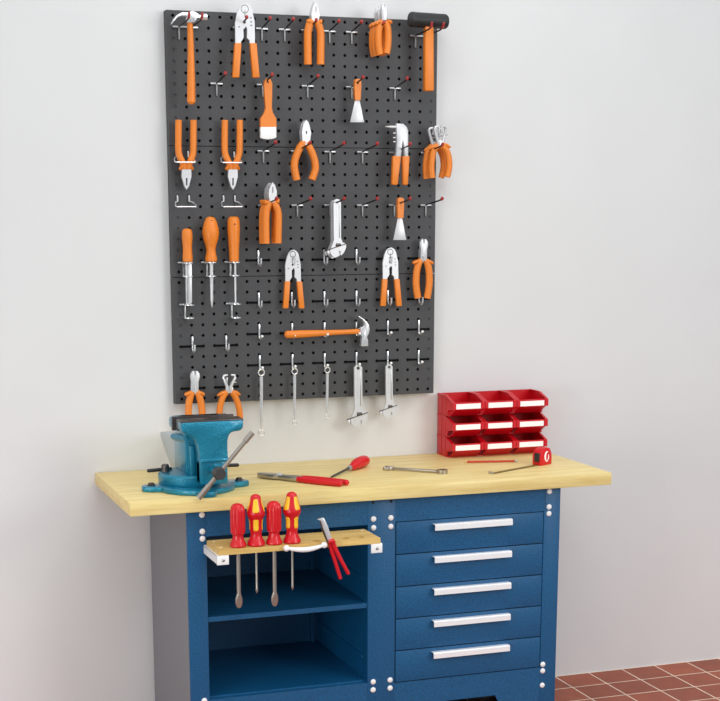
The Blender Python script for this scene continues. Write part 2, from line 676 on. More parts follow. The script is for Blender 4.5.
def sweep(pts, rads, y, flat=1.0, seg=12, dome=True, mb=None, **k):
    s = k.get('s', 1.0)
    pp = [Vector((a, y, b)) for a, b in P2(pts, y, **k)]
    rr = [r * PXM * s for r in rads] if isinstance(rads, (list, tuple)) else rads * PXM * s
    return (mb or MB()).tube(pp, rr, seg, flat, dome=dome)


def smooth_path(pts, n=4):
    """Catmull-Rom through pixel points"""
    out = []
    P = [pts[0]] + list(pts) + [pts[-1]]
    for i in range(1, len(P) - 2):
        for j in range(n):
            t = j / n
            q = []
            for a in (0, 1):
                p0, p1, p2, p3 = P[i - 1][a], P[i][a], P[i + 1][a], P[i + 2][a]
                q.append(0.5 * ((2 * p1) + (-p0 + p2) * t + (2 * p0 - 5 * p1 + 4 * p2 - p3) * t * t + (-p0 + 3 * p1 - 3 * p2 + p3) * t ** 3))
            out.append(tuple(q))
    out.append(tuple(pts[-1]))
    return out


def anchor(u, v, y):
    p = aty(u, v, y)
    return (p.x, p.y, p.z)


# ---- claw hammer, upper left
y = -0.105
t = thing('claw_hammer', 'upright claw hammer with orange handle in the upper left corner', 'hammer', anchor(191, 103, y))
part('handle', sweep([(189.9, 22.5), (190.3, 30), (190.9, 50), (191.2, 80), (191.3, 102)], [2.7, 2.8, 3.0, 3.8, 4.0], y, 0.85), M_ORANGE, t)
mb = plate([(171.0, 24.6), (173, 19.5), (176.5, 15.2), (181.5, 12.6), (187.5, 12.8), (191.8, 11.2), (195.5, 12.8), (199.5, 15.5), (199.5, 18.2), (196.5, 18.6), (194.2, 23), (186.8, 23),
            (185.3, 19.6), (186.5, 16.9), (181, 16.4), (177, 18), (174, 21)], y, 0.022, 0.004)
c = aty(199, 16.9, y)
e = aty(206.8, 17.3, y)
d = (e - c)
mb.tube([c, c + d * 0.35, c + d * 0.4, e], [0.0065, 0.0075, 0.0105, 0.0105], 14)
part('head', mb, M_CHROME, t)

# ---- black headed mallet, upper right
y = -0.112
t = thing('mallet', 'mallet with black cylindrical head and orange handle in the upper right corner', 'mallet', anchor(428.5, 91, y))
part('handle', MB().prism(P2([(424, 24), (432.8, 24), (433.2, 91.3), (423.6, 91.3)], y), XZ, y - 0.012, y + 0.012, 0.006), M_ORANGE, t)
c, e = aty(409.5, 19.3, y), aty(447, 21.8, y)
d = e - c
part('head', MB().tube([c, c + d * 0.03, c + d * 0.10, c + d * 0.12, c + d * 0.9, c + d * 0.96, e], [0.020, 0.0235, 0.0245, 0.0238, 0.0238, 0.023, 0.019], 24), M_BLACK, t)


# ---- crimping pliers (three sizes of one pattern)
def crimper(label, o, s, y, behind=None):
    k = dict(o=o, s=s, ref=(245, 3.4))
    t = thing('crimping_pliers', label, 'pliers', anchor(o[0], o[1] + 74 * s, y), 'orange handled crimping pliers')
    hd = [(237.1, 12.6), (239.2, 7.6), (241.8, 4.8), (245.5, 3.4), (249.2, 5.2), (251.6, 9), (252.6, 13.8), (254.3, 21.7), (254.7, 44.5), (249.6, 44.5), (249.3, 40.3),
          (246.6, 38.0), (246.8, 35), (246.9, 29), (245.6, 26.5), (243, 29.5), (243.3, 37.5), (242, 40.0), (240.6, 42), (240.6, 44.5), (235.2, 44.5), (234.9, 22.8)]
    part('head', plate(hd, y, 0.008 * (0.6 + 0.4 * s), holes=[circ(244.2, 22.4, 1.5, 8), [(244.2, 10.5), (245.0, 10.5), (245.0, 17.5), (244.2, 17.5)]], **k), M_STEEL, t)
    mb = MB()
    for (cu, cv, r) in ((244.4, 9.2, 3.6),):
        p = P2([(cu, cv)], y, **k)[0]
        mb.torus((p[0], y - 0.0035, p[1]), r * PXM * s, 0.0012, 'y', 18, 6)
    part('pivot_ring', mb, M_DARKSTEEL, t)
    mb = MB()
    for cu, cv in ((250.5, 18), (250.7, 22), (250.9, 25.5), (238.8, 27)):
        p = P2([(cu, cv)], y, **k)[0]
        mb.box(p[0] - 0.0028 * s, p[0] + 0.0028 * s, y - 0.005, y - 0.0035, p[1] - 0.0014 * s, p[1] + 0.0014 * s)
    part('size_marks', mb, M_DARKSTEEL, t)
    for q in ([(234.4, 43.2), (241.1, 43.2), (238.9, 77.7), (232.0, 77.7)], [(249.4, 43.2), (256.2, 43.2), (259.3, 77.8), (252.3, 77.8)]):
        part('handle', plate(q, y, 0.016 * s, 0.003, **k), M_ORANGE, t)
    return t


crimper('largest crimping pliers with orange handles, hanging over the top panel edge', (245, 3.4), 1.0, TY)
crimper('small crimping pliers above the butt of the horizontal hammer handle', (293, 249.7), 0.79, -0.062)
crimper('small crimping pliers beside the side cutters at the right, right of the hammer claw', (390.4, 247.4), 0.79, -0.062)


# ---- combination pliers with straight grips
def combo(label, y, head, lh, rh, r, collars, slot=None, nm='combination_pliers', grp='combination pliers with orange grips', th=0.013, base=None, guard=2.2, flat=0.8):
    b = base or lh[-1]
    t = thing(nm, label, 'pliers', anchor(b[0], b[1], y), grp)
    part('head', plate(head, y, th, 0.0015 if not slot else 0, holes=[slot] if slot else ()), M_STEEL, t)
    for pth, col in ((lh, collars[0]), (rh, collars[1])):
        sp_ = smooth_path(pth, 3)
        n = len(sp_)
        rr = [r * (0.82 + 0.18 * min(1, i / (n * 0.25))) for i in range(n)]
        mb = sweep(sp_, rr, y, flat, dome=False)
        if col:
            a, bb = col
            sweep([a, ((a[0] + bb[0]) / 2, (a[1] + bb[1]) / 2), bb], [guard * 0.75, guard, guard * 0.5], y, 1.6, mb=mb)
        part('grip', mb, M_ORANGE, t)
    return t


def off(pts, dx, dy):
    return [(u + dx, v + dy) for u, v in pts]


# A: top row
hA = [(314.5, 2.3), (316.2, 5), (318.3, 9.8), (319.2, 15.5), (317.8, 21.5), (311.6, 21.5), (310.8, 15.3), (312.2, 7.8)]
sA = [(315.0, 6.5), (315.8, 6.8), (315.8, 12.5), (315.0, 12.5)]
lA = [(312.2, 20.5), (310.4, 23), (308.8, 28.5), (307.9, 34), (307.9, 48), (308.1, 64.5)]
rA = [(317, 21), (318.7, 25), (320.3, 30), (320.9, 36), (320.8, 48), (320.7, 64.5)]
cA = [((307.6, 20.3), (310, 24.5)), ((321.0, 20.5), (318.6, 25))]
combo('front combination pliers with straight grips in the top row', TY - 0.004, hA, lA, rA, 3.7, cA, sA)
combo('combination pliers mostly hidden behind the straight pair in the top row', TY + 0.020, off(hA, -1.2, 0), off(lA, -0.6, 0), off(rA, -0.6, 0), 3.5, [None, None], None)
# B: two pairs hung upside down
hB = [(181.7, 169.5), (190.8, 169.5), (191.0, 176.5), (188.6, 186), (186.3, 189.6), (184.2, 186.5), (181.4, 176.5)]
sB = [(185.5, 178), (187.0, 178), (187.0, 185.5), (185.5, 185.5)]
lB = [(184.3, 169.5), (183.2, 164), (180.2, 157.5), (178.5, 151), (178.4, 135), (178.6, 120)]
rB = [(188.4, 169.5), (189.3, 164), (191.8, 157.5), (193.2, 151), (193.4, 135), (193.5, 120)]
cB = [((180.0, 169.2), (183, 165.5)), ((192.4, 169.2), (189.4, 165.5))]
for dx, lab in ((0, 'combination pliers hanging upside down at the left panel edge, jaws pointing down'), (46.3, 'combination pliers hanging upside down between the left pair and the splayed pliers')):
    combo(lab, -0.064, off(hB, dx, 0), off(lB, dx, 0), off(rB, dx, 0), 3.15, [tuple(off(c_, dx, 0)) for c_ in cB], off(sB, dx, 0), base=(186 + dx, 190))
# C: stack of pliers
hC = [(271.9, 182.4), (273.8, 185), (275.8, 191), (275.6, 196), (274, 202.5), (269, 202.5), (267.7, 195), (268, 189.5), (270, 185)]
sC = [(271.3, 187), (272.3, 187), (272.3, 193), (271.3, 193)]
lC = [(269.5, 201.5), (268, 205), (266.4, 210), (265.7, 217), (265.6, 230), (265.9, 243.6)]
rC = [(273.3, 201.5), (275, 205), (277.3, 210), (278.2, 217), (278.0, 230), (277.8, 243.3)]
cC = [((264.2, 200.8), (267, 205)), ((277.6, 199.5), (275.5, 204.5))]
for dy, dx, lab in ((-0.022, 0.5, 'front combination pliers of the stack under the paintbrush'), (0.0, -1.3, 'second combination pliers in the stack under the paintbrush'), (0.022, -3.2, 'rearmost combination pliers of the stack under the paintbrush')):
    combo(lab, TY + dy, off(hC, dx, -dy * 10 * 0 + (0.6 if dx < 0 else 0)), off(lC, dx, 0), off(rC, dx, 0), 3.4, [tuple(off(c_, dx, 0)) for c_ in cC], off(sC, dx, 0))
# D: splayed curved grips
hD = [(305.4, 120), (307.4, 121.5), (308.8, 125), (310.5, 132.8), (309, 143.8), (305.6, 145.5), (302.2, 142.8), (301.3, 132), (302.6, 124.5)]
lD = [(304.4, 141.5), (301.2, 146), (298.2, 152.2), (295.4, 160), (294.8, 168), (297.2, 180)]
rD = [(306.8, 142.5), (309.6, 147), (312.6, 153.4), (315.2, 161.5), (315.6, 170), (312.2, 179.6)]
combo('front pliers with splayed curved orange grips below the paintbrush', TY, hD, lD, rD, 3.4, [None, None], [(305.2, 131.2), (306.6, 131.2), (306.6, 134), (305.2, 134)])
combo('pliers almost hidden behind the splayed pair below the paintbrush', TY + 0.022, off(hD, -1.8, 0.5), off(lD, -1.0, 0), off(rD, -1.0, 0), 3.2, [None, None])
# E: bundle of cutters, top row
hE = [(381.4, 20.5), (381.2, 12), (381.0, 8.2), (382.6, 3.8), (383.6, 3.4), (383.9, 7.5), (384.5, 7.5), (384.9, 3.8), (386.2, 5), (387, 8.5), (386.2, 13), (386.2, 20.5)]
lE = [(382.6, 21.5), (380.4, 25), (378.7, 31), (378.4, 40), (378.9, 48), (380.2, 54.5)]
rE = [(385.3, 21.5), (387.0, 25.5), (388.0, 31), (388.2, 40), (387.6, 48), (386.4, 53.6)]
cE = [((376.0, 24.3), (381.5, 20.3)), ((391.3, 22.6), (386.4, 20.6))]
for yy, dx, dy2, r, lab in ((TY - 0.020, 0, 0, 3.5, 'front side cutters of the bundle next to the mallet'), (TY + 0.004, -3.6, 2.5, 3.3, 'middle side cutters of the bundle next to the mallet'), (TY + 0.027, -6.3, 4, 3.2, 'rearmost side cutters of the bundle next to the mallet')):
    combo(lab, yy, off(hE, dx, dy2), off(lE, dx, dy2 * 0.5), off(rE, dx, dy2 * 0.5), r, [tuple(off(c_, dx, dy2 * 0.6)) for c_ in cE], None, 'side_cutters', 'side cutters with orange grips', guard=2.0)
# H / I: side cutters with guards
hH = [(419.4, 244.6), (419.8, 241.6), (421.4, 239), (422.8, 238.8), (423.0, 243.5), (423.8, 243.5), (424.0, 238.8), (425.6, 239), (427.3, 241.6), (427.6, 244.6), (426.4, 250), (426.4, 261), (419.8, 261), (420.2, 250)]
lH = [(421.0, 260), (418.6, 264), (416.6, 272), (416.1, 285), (417.9, 298)]
rH = [(425.6, 260), (427.6, 264), (429.1, 272), (429.2, 285), (427.1, 298.4)]
cH = [((413.2, 263.0), (420, 260.6)), ((432.4, 263.0), (426, 260.6))]
combo('side cutters with guarded grips at the right edge beside the small crimper', -0.066, hH, lH, rH, 3.7, cH, None, 'side_cutters', 'side cutters with orange grips')
dx, dy2 = 194.7 - 423.4, 370.9 - 239
combo('side cutters at the lower left panel corner, grips behind the vise jaw', -0.066, off([(423.4 + (u - 423.4) * 1.16, v) for u, v in hH], dx, dy2), [(192.4, 391.5), (190.6, 396), (188.8, 404), (188.6, 414), (189.5, 427)],
      [(197, 391.5), (199.2, 396), (201.2, 404), (202.3, 414), (202.5, 427)], 3.5, [((185.3, 394.6), (192, 392.4)), ((203.8, 394.2), (197, 392.2))], None, 'side_cutters', 'side cutters with orange grips')


# F / J: wire strippers with hooked prongs
def stripper(label, y, lp, rp, base, lh, rh, cols, screw, r=3.2):
    t = thing('wire_stripper', label, 'pliers', anchor(lh[-1][0], lh[-1][1], y), 'wire strippers with orange grips')
    mb = plate(base, y, 0.010, 0.0015)
    for pr in (lp, rp):
        sweep(pr, [1.8] + [1.4] * (len(pr) - 2) + [1.0], y, 1.4, 8, mb=mb)
    part('head', mb, M_STEEL, t)
    part('adjusting_screw', sweep(screw, 0.55, y - 0.002, 1.0, 8), M_ZINC, t)
    for pth, col in ((lh, cols[0]), (rh, cols[1])):
        mb = sweep(smooth_path(pth, 3), r, y, 0.9, dome=False)
        a, b = col
        sweep([a, ((a[0] + b[0]) / 2, (a[1] + b[1]) / 2), b], [1.0, 2.3, 1.6], y, 1.4, mb=mb)
        part('grip', mb, M_ORANGE, t)
    return t


fl = [(438.4, 144), (435.8, 135), (434.4, 129), (435.2, 127), (438, 126.4), (439.3, 128.8), (438.4, 132.8)]
fr = [(442.0, 144), (444.4, 135), (446.0, 129), (445.1, 126.8), (442.4, 126.2), (441.1, 128.6), (441.9, 132.6)]
fb = [(437.2, 140), (443, 140), (443.6, 146.5), (437.0, 146.5)]
flh = [(437.8, 145.5), (434.2, 149.5), (432.4, 157), (431.4, 167), (432.2, 178)]
frh = [(442.0, 145.5), (446.0, 149.5), (448.7, 157), (449.3, 167), (447.2, 177)]
fc = [((429.2, 149.0), (437.4, 144.6)), ((450.3, 147.2), (442.4, 144.2))]
sc_ = [(437.0, 136.0), (447.4, 134.8)]
stripper('front wire stripper of the two overhanging the right panel edge', TY - 0.012, fl, fr, fb, flh, frh, fc, sc_)
stripper('rear wire stripper of the two overhanging the right panel edge', TY + 0.022, off(fl, -5.6, 1.6), off(fr, -5.6, 1.6), off(fb, -5.6, 1.6), off(flh, -5.9, 0.8), off(frh, -5.9, 0.8), [tuple(off(c_, -4.8, 1.6)) for c_ in fc], off(sc_, -5.6, 1.6), 3.1)
stripper('wire stripper at the bottom panel edge behind the vise', -0.066,
         [(228.0, 389.5), (225.4, 383), (223.3, 377.5), (223.6, 375.8), (227.4, 375.0)], [(229.8, 389.5), (232.4, 383), (235.2, 377.3), (234.6, 375.4), (231.2, 374.8)],
         [(225.6, 387), (232.8, 387), (233.2, 393), (225.4, 393)],
         [(226.4, 392), (223.4, 396), (221.2, 402), (219.6, 410), (219, 424)], [(232.0, 392), (235.0, 396), (237.6, 403), (239.6, 412), (240.2, 424)],
         [((217.6, 395.4), (226, 391.6)), ((240.0, 394.6), (232.4, 391.2))], [(230.6, 383), (236.2, 382.2)], 3.2)

# ---- rivet gun
y = TY - 0.002
t = thing('rivet_gun', 'rivet gun with pointed nose and orange handles beside the wire strippers', 'rivet gun', anchor(396, 185, y))
part('body', plate([(395.6, 123.6), (402.6, 123.8), (406.2, 127), (407.6, 131), (407.7, 157.5), (404, 157.5), (403.2, 147), (402.2, 141), (401.6, 146), (400.2, 157.5), (395.2, 157.5), (396.4, 140)], y, 0.014, 0.002), M_STEEL, t)
a, b = aty(396.5, 127, y), aty(385.4, 126.6, y)
part('nose', MB().tube([a, a + (b - a) * 0.5, b], [0.0045, 0.004, 0.0012], 10), M_STEEL, t)
for v_ in (133.2, 137.7, 141.8):
    a = aty(395.4, v_, y)
    part('spare_nosepiece', MB().tube([a, a + Vector((-0.008, 0, 0))], [0.0026, 0.0018], 8), M_STEEL, t)
part('handle', plate([(392.2, 156), (400.5, 156), (397.1, 185), (391.1, 185)], y, 0.018, 0.004), M_ORANGE, t)
part('handle', plate([(401.9, 156), (409.0, 156), (407.3, 185), (402.4, 185)], y, 0.018, 0.004), M_ORANGE, t)

# ---- paintbrush
y = -0.086
t = thing('paintbrush', 'flat paintbrush with orange handle and white bristles', 'paintbrush', anchor(268, 139, y))
part('handle', plate([(267.4, 78.4), (270.2, 79.6), (271.7, 83.5), (271.6, 96), (271.2, 108), (272.4, 113), (275.6, 118.5), (276.0, 127.2), (260.0, 127.2), (260.2, 118.5), (263.8, 113), (265.2, 108), (264.2, 96), (263.6, 84), (264.8, 79.8)],
                     y, 0.013, 0.003 * 0, holes=[circ(267.4, 82, 1.1, 8)]), M_ORANGE, t)
mb = plate([(260.1, 127), (275.7, 127), (275.9, 137.4), (272, 139), (267.5, 139.6), (263, 139), (260.3, 137.4)], y, 0.014, 0.0015)
for i in range(12):
    u = 261 + i * 1.25
    sweep([(u, 127.5), (u, 138.4)], 0.32, y - 0.0072, 0.5, 5, dome=False, mb=mb)
part('bristles', mb, M_BRISTLE, t)


# ---- paint scrapers
def scraper(label, y, ht, hb, xs, xb, bt, bb, hole):
    t = thing('paint_scraper', label, 'scraper', anchor((xs[0] + xs[1]) / 2, bb[2], y), 'paint scrapers with triangular blades')
    part('blade', plate([(bt[0], hb - 1), (bt[1], hb - 1), (bb[1], bb[2]), (bb[0], bb[2])], y, 0.003, 0.0004), M_STEEL, t)
    part('handle', plate([(xs[0] + 0.4, ht + 1.6), (xs[0] + 1.8, ht), (xs[1] - 1.8, ht), (xs[1] - 0.2, ht + 1.6), (xs[1] - 0.1, ht + 8), (xb[1], hb), (xb[0], hb), (xs[0], ht + 8)], y, 0.014, 0.0, holes=[circ(hole[0], hole[1], 0.95, 8)]), M_ORANGE, t)
    return t


scraper('upper paint scraper with triangular steel blade and orange handle', -0.086, 79.0, 100.2, (353.8, 360.7), (354.6, 359.9), (355.2, 359.3), (350.0, 364.0, 122.3), (357.3, 83.4))
scraper('lower paint scraper with triangular steel blade near the right edge', -0.090, 197.6, 218.0, (396.8, 403.5), (397.2, 402.7), (397.9, 401.9), (393.2, 406.2, 240.0), (400.3, 203.0))


# ---- adjustable wrenches
def wrench(label, o, s, y, marks=True):
    k = dict(o=o, s=s, ref=(358.0, 364.7))
    t = thing('adjustable_wrench', label, 'wrench', anchor(o[0], o[1] + 62 * s, y), 'adjustable wrenches')
    out = [(353.9, 367.4), (355.6, 365.3), (358, 364.6), (360.2, 365.2), (361.8, 367.4), (362.0, 406.4), (363.6, 411.0), (367.4, 412.4), (367.3, 417.2), (365.2, 421.8), (362.4, 425.0), (361.0, 423.6),
           (361.7, 421.2), (360.5, 419.6), (359.2, 421.0), (360.2, 424.2), (358.3, 426.3), (355.4, 427.4), (352.6, 425.6), (350.8, 422.8), (350.2, 420.0), (351.4, 417.0), (353.1, 412.6), (354.4, 408.4), (354.2, 404.0)]
    part('handle', plate(out, y, 0.009, 0, holes=[circ(357.8, 368.1, 1.7, 10)], **k), M_STEEL, t)
    part('rib', sweep([(360.6, 371), (360.6, 406)], 0.6, y - 0.0045, 0.6, 6, **k), M_ZINC, t)
    mb = MB()
    for i in range(9):
        p = P2([(357.0, 377 + i * 2.6)], y, **k)[0]
        mb.box(p[0] - 0.0026 * s, p[0] + 0.0026 * s, y - 0.0050, y - 0.0044, p[1] - 0.001, p[1] + 0.001)
    part('engraved_marks', mb, M_ZINC, t)
    p = P2([(359.0, 413.8)], y, **k)[0]
    part('knurled_roller', MB().lathe([(0.005 * s, -0.009 * s), (0.0062 * s, -0.007 * s), (0.0062 * s, 0.007 * s), (0.005 * s, 0.009 * s)], (p[0], y - 0.003, p[1]), 'x', 16, lambda th, h: 1 + 0.08 * math.cos(8 * th)), M_DARKSTEEL, t)
    part('slide_pin', sweep([(346.8, 419.8), (367.6, 412.6)], 0.5, y - 0.005, 1, 6, **k), M_DARKSTEEL, t)
    part('moving_jaw', plate([(346.8, 420.2), (349.4, 419.6), (350.0, 423.6), (348.4, 424.4), (347, 422.6)], y - 0.001, 0.012, 0.0012, **k), M_STEEL, t)
    return t


wrench('larger of two adjustable wrenches hanging below the bottom panel edge', (358.0, 364.7), 1.0, -0.064)
wrench('smaller of two adjustable wrenches hanging below the bottom panel edge', (388.9, 364.2), 0.856, -0.064)
wrench('front adjustable wrench of the two hanging between splayed pliers and hammer claw', (336.9, 199.1), 0.933, TY - 0.012)
wrench('rear adjustable wrench of the two hanging between splayed pliers and hammer claw', (334.4, 200.0), 0.933, TY + 0.018)


# ---- ring spanners
def spanner(label, top, r1, bot, r2, w, y=-0.064):
    t = thing('ring_spanner', label, 'spanner', anchor(bot[0], bot[1] + r2, y), 'ring spanners at the bottom panel edge')
    pa, pb = aty(top[0], top[1], y), aty(bot[0], bot[1], y)
    d = (pb - pa).normalized()
    L = (pb - pa).length
    part('shank', MB().tube([pa + d * (r1 * PXM), pa + d * (r1 * PXM + 0.012), pb - d * (r2 * PXM + 0.02), pb - d * (r2 * PXM)], [w * PXM * 0.5, w * PXM * 0.52, w * PXM * 0.42, w * PXM * 0.28], 10, 0.6), M_CHROME, t)
    part('upper_ring', MB().torus(pa, r1 * PXM * 0.80, r1 * PXM * 0.20, 'y', 18, 8), M_CHROME, t)
    part('lower_ring', MB().torus(pb, r2 * PXM * 0.80, r2 * PXM * 0.20, 'y', 18, 8), M_CHROME, t)
    return t


spanner('longest ring spanner hanging nearest to the vise handle', (261.3, 372.5), 3.9, (261.5, 432.6), 3.6, 3.6)
spanner('medium ring spanner, middle one of the three', (294.6, 371.4), 3.6, (294.7, 422.9), 2.9, 3.3)
spanner('shortest ring spanner, next to the larger low adjustable wrench', (327.4, 370.0), 3.4, (327.0, 416.0), 2.6, 3.1)

# ---- horizontal hammer
y = -0.068
t = thing('claw_hammer', 'claw hammer lying horizontally across small hooks, its handle orange', 'hammer', anchor(325, 336, y))
part('handle', sweep([(286.5, 334.5), (300, 334.0), (315, 333.3), (330, 332.6), (345, 332), (358.5, 331.4)], [3.7, 3.8, 3.3, 2.7, 2.4, 2.6], y, 0.85), M_ORANGE, t)
part('head', plate([(355.6, 315.0), (359.5, 316.6), (363.2, 319.0), (366.2, 321.8), (368.2, 325), (368.9, 329), (368.2, 333.2), (366.2, 336.6), (367.2, 340), (367.4, 345.9), (360.3, 346.2), (360.6, 340), (361.2, 336.6),
                    (359.4, 334.5), (359.4, 328.6), (361.0, 327.0), (363.6, 325.2), (363.2, 321.8), (360.6, 318.8)], y, 0.020, 0.0035), M_CHROME, t)


# ---- ring clips that carry the handled tools
def ring_clip(u, v, gap, label, yr=-0.066):
    p = aty(u, v, PF)
    c1 = aty(u, v, yr)
    c2 = aty(u, v + gap, yr)
    t = thing('ring_clip', label, 'holder', (c1.x, PF, c1.z), 'steel ring clips under the handled tools')
    xs = c1.x - 0.016
    part('crossbar', MB().box(xs - 0.012, xs + 0.030, PF - 0.006, PF + 0.003, c1.z - 0.0028, c1.z + 0.0028, 0.001), M_ZINC, t)
    part('stem', MB().box(xs + 0.004, xs + 0.010, PF - 0.007, PF - 0.0008, c2.z - 0.004, c1.z, 0.001), M_ZINC, t)
    for c in (c1, c2):
        mb = MB()
        pts = circ(c.x, c.y, 0.0165, 18)
        mb.prism(pts, lambda a, b, z_: Vector((a, b, z_)), c.z - 0.0016, c.z + 0.0016, 0, [circ(c.x, c.y, 0.0115, 18)])
        mb.box(xs + 0.002, xs + 0.014, c.y + 0.010, PF - 0.001, c.z - 0.0016, c.z + 0.0016)
        part('ring', mb, M_CHROME, t)
    return t


ring_clip(188.0, 262.8, 13.6, 'upper ring clip around the shank of the chisel')
ring_clip(211.4, 262.5, 13.6, 'ring clip around the shank of the pear handled awl')
ring_clip(235.0, 262.3, 13.2, 'upper ring clip around the shank of the thin file')
ring_clip(189.4, 305.0, 13.0, 'lower ring clip at the chisel tip near the left panel edge')
ring_clip(236.2, 304.0, 13.6, 'lower ring clip at the tip of the thin file')


def turned(name, label, cat, u, prof, y, hole=None, sh=None, shank=None):
    p0 = aty(u, prof[-1][0], y)
    t = thing(name, label, cat, anchor(u, sh, y), 'orange handled tools in ring clips')
    pr = []
    for v, r in prof:
        z = aty(u, v, y).z
        pr.append((max(r, 0.05) * PXM, z - p0.z))
    part('handle', MB().lathe(pr, p0, 'z', 22), M_ORANGE, t)
    return t, p0


yr = -0.066
t, p0 = turned('chisel', 'broad chisel with waisted orange handle, nearest to the left panel edge', 'chisel', 187.7,
               [(228.4, 0.5), (228.7, 2.8), (229.6, 4.2), (232, 4.9), (236, 5.2), (241, 4.9), (247, 4.4), (252, 4.5), (257, 4.9), (261, 4.8), (261.8, 4.2)], yr, sh=304)
part('blade', MB().prism(P2([(185.2, 261), (191.6, 261), (191.9, 302.5), (190.2, 304.5), (186.0, 304.5)], yr), XZ, yr - 0.003, yr + 0.003, 0.0012), M_STEEL, t)
part('blade_ridge', sweep([(187.6, 262), (187.9, 303)], 0.55, yr - 0.003, 0.7, 6), M_ZINC, t)
t, p0 = turned('awl', 'round awl with pear shaped orange handle, middle of the three handled tools', 'awl', 211.2,
               [(216.6, 0.5), (216.9, 2.6), (218.2, 4.4), (222, 6.2), (228, 7.7), (233, 8.1), (239, 7.3), (245, 5.4), (250, 4.4), (254, 4.9), (258, 5.8), (261, 5.6), (261.8, 4.8)], yr, sh=307.5)
part('shank', sweep([(211.4, 261), (211.6, 280), (211.8, 300), (212, 304), (212.0, 307.5)], [1.9, 1.8, 1.5, 1.1, 0.4], yr, 1, 12), M_STEEL, t)
a = aty(211.7, 220.7, yr - 0.018)
part('hanging_hole', MB().lathe([(0.0026, -0.002), (0.0026, 0.004)], (a.x, yr - 0.0165, a.z), 'y', 10), M_GAP, t)
t, p0 = turned('file', 'thin file with straight orange handle beside the pear shaped handle', 'file', 234.2,
               [(216.4, 0.8), (216.7, 3.6), (218, 5.2), (221, 6.0), (230, 6.1), (240, 5.6), (250, 5.0), (258, 4.7), (261, 4.6), (261.8, 4.0)], yr, sh=303)
part('shank', sweep([(235.2, 261), (235.4, 290), (235.6, 303)], [1.1, 1.05, 0.9], yr, 1, 10), M_STEEL, t)
a = aty(234.8, 224.2, yr - 0.019)
part('hanging_hole', MB().lathe([(0.0024, -0.001), (0.0024, 0.002)], (a.x, yr - 0.0196, a.z), 'y', 10), M_GAP, t)

# ------------------------------------------------------------------ workbench
BX0, BX1, BYF, BZT, BTH = -0.2694, 1.3230, -0.5773, 0.8754, 0.040
o = part('worktop', MB().box(BX0, BX1, BYF, -0.002, BZT - BTH, BZT, 0.0015), M_WOOD)
tag(o, 'thick pale beech worktop overhanging the blue cabinet', 'worktop')

CX0, CX1, CYF, CYB, CZT = -0.0955, 1.1565, -0.5431, -0.0236, BZT - BTH
cab = thing('workbench_cabinet', 'blue steel workbench cabinet with open shelves and five drawers under the worktop', 'cabinet', (CX0, CYF, 0))
Y1 = CYF + 0.030                      # frame depth
mb = MB()
mb.box(CX0 + 0.002, -0.0325, CYF, Y1, 0.06, CZT, 0.0012)           # left post
mb.box(0.4870, 0.5795, CYF, Y1, 0.06, CZT, 0.0012)                 # middle post
mb.box(1.0985, CX1, CYF, Y1, 0.0, CZT, 0.0012)                     # right post
mb.box(-0.0325, 0.4870, CYF + 0.001, Y1, 0.752, CZT)               # top rail of the bay
mb.box(0.5795, 1.0985, CYF + 0.001, Y1, 0.7555, CZT)               # top rail over the drawers
part('front_frame', mb, M_BLUE, cab)
mb = MB()
pl = [(0.5795, 0.2255), (0.5795, 0.02), (0.690, 0.02), (0.755, 0.146), (0.936, 0.146), (1.0, 0.02), (1.0985, 0.02), (1.0985, 0.2255)]
mb.prism(pl, XZ, CYF + 0.001, CYF + 0.004)
mb.box(-0.0325, 0.4870, CYF + 0.001, CYF + 0.02, 0.15, 0.236)
mb.box(CX0 + 0.004, -0.03, CYF + 0.002, Y1, 0.0, 0.06)
mb.box(0.4880, 0.5785, CYF + 0.002, Y1, 0.0, 0.06)
part('plinth', mb, M_BLUE, cab)
part('side_panel', MB().box(CX0, CX0 + 0.0018, CYF + 0.001, CYB, 0.0, CZT), M_GREY, cab, label='grey side panel')
part('end_panel', MB().box(CX1 - 0.004, CX1 - 0.0005, Y1, CYB, 0.0, CZT), M_BLUE, cab)
part('divider', MB().box(0.4885, 0.4915, Y1, CYB, 0.06, CZT), M_BLUE, cab)
part('back_panel', MB().box(CX0 + 0.003, CX1 - 0.004, CYB - 0.004, CYB, 0.06, CZT), M_BLUE, cab)
mb = MB().box(CX0 + 0.004, 0.4880, CYF + 0.012, CYB - 0.004, 0.4865, 0.4985)
mb.box(-0.0325, 0.4870, CYF + 0.006, CYF + 0.012, 0.483, 0.4985)
part('shelf', mb, M_BLUE, cab)
part('shelf', MB().box(CX0 + 0.004, 0.4880, CYF + 0.021, CYB - 0.004, 0.228, 0.2405), M_BLUE, cab)
part('drawer_case', MB().box(0.5785, 1.0995, CYF + 0.006, CYF + 0.012, 0.20, 0.78), M_GAP, cab)
# slotted uprights at the back of the bay
mb = MB()
for x in (0.46,):
    mb.box(x, x + 0.012, CYB - 0.02, CYB - 0.004, 0.24, 0.76)
mb.box(0.4845, 0.4885, CYF + 0.05, CYB - 0.03, 0.306, 0.316)
mb.box(0.4845, 0.4885, CYF + 0.05, CYB - 0.03, 0.566, 0.576)
part('shelf_rail', mb, M_BLUE, cab)

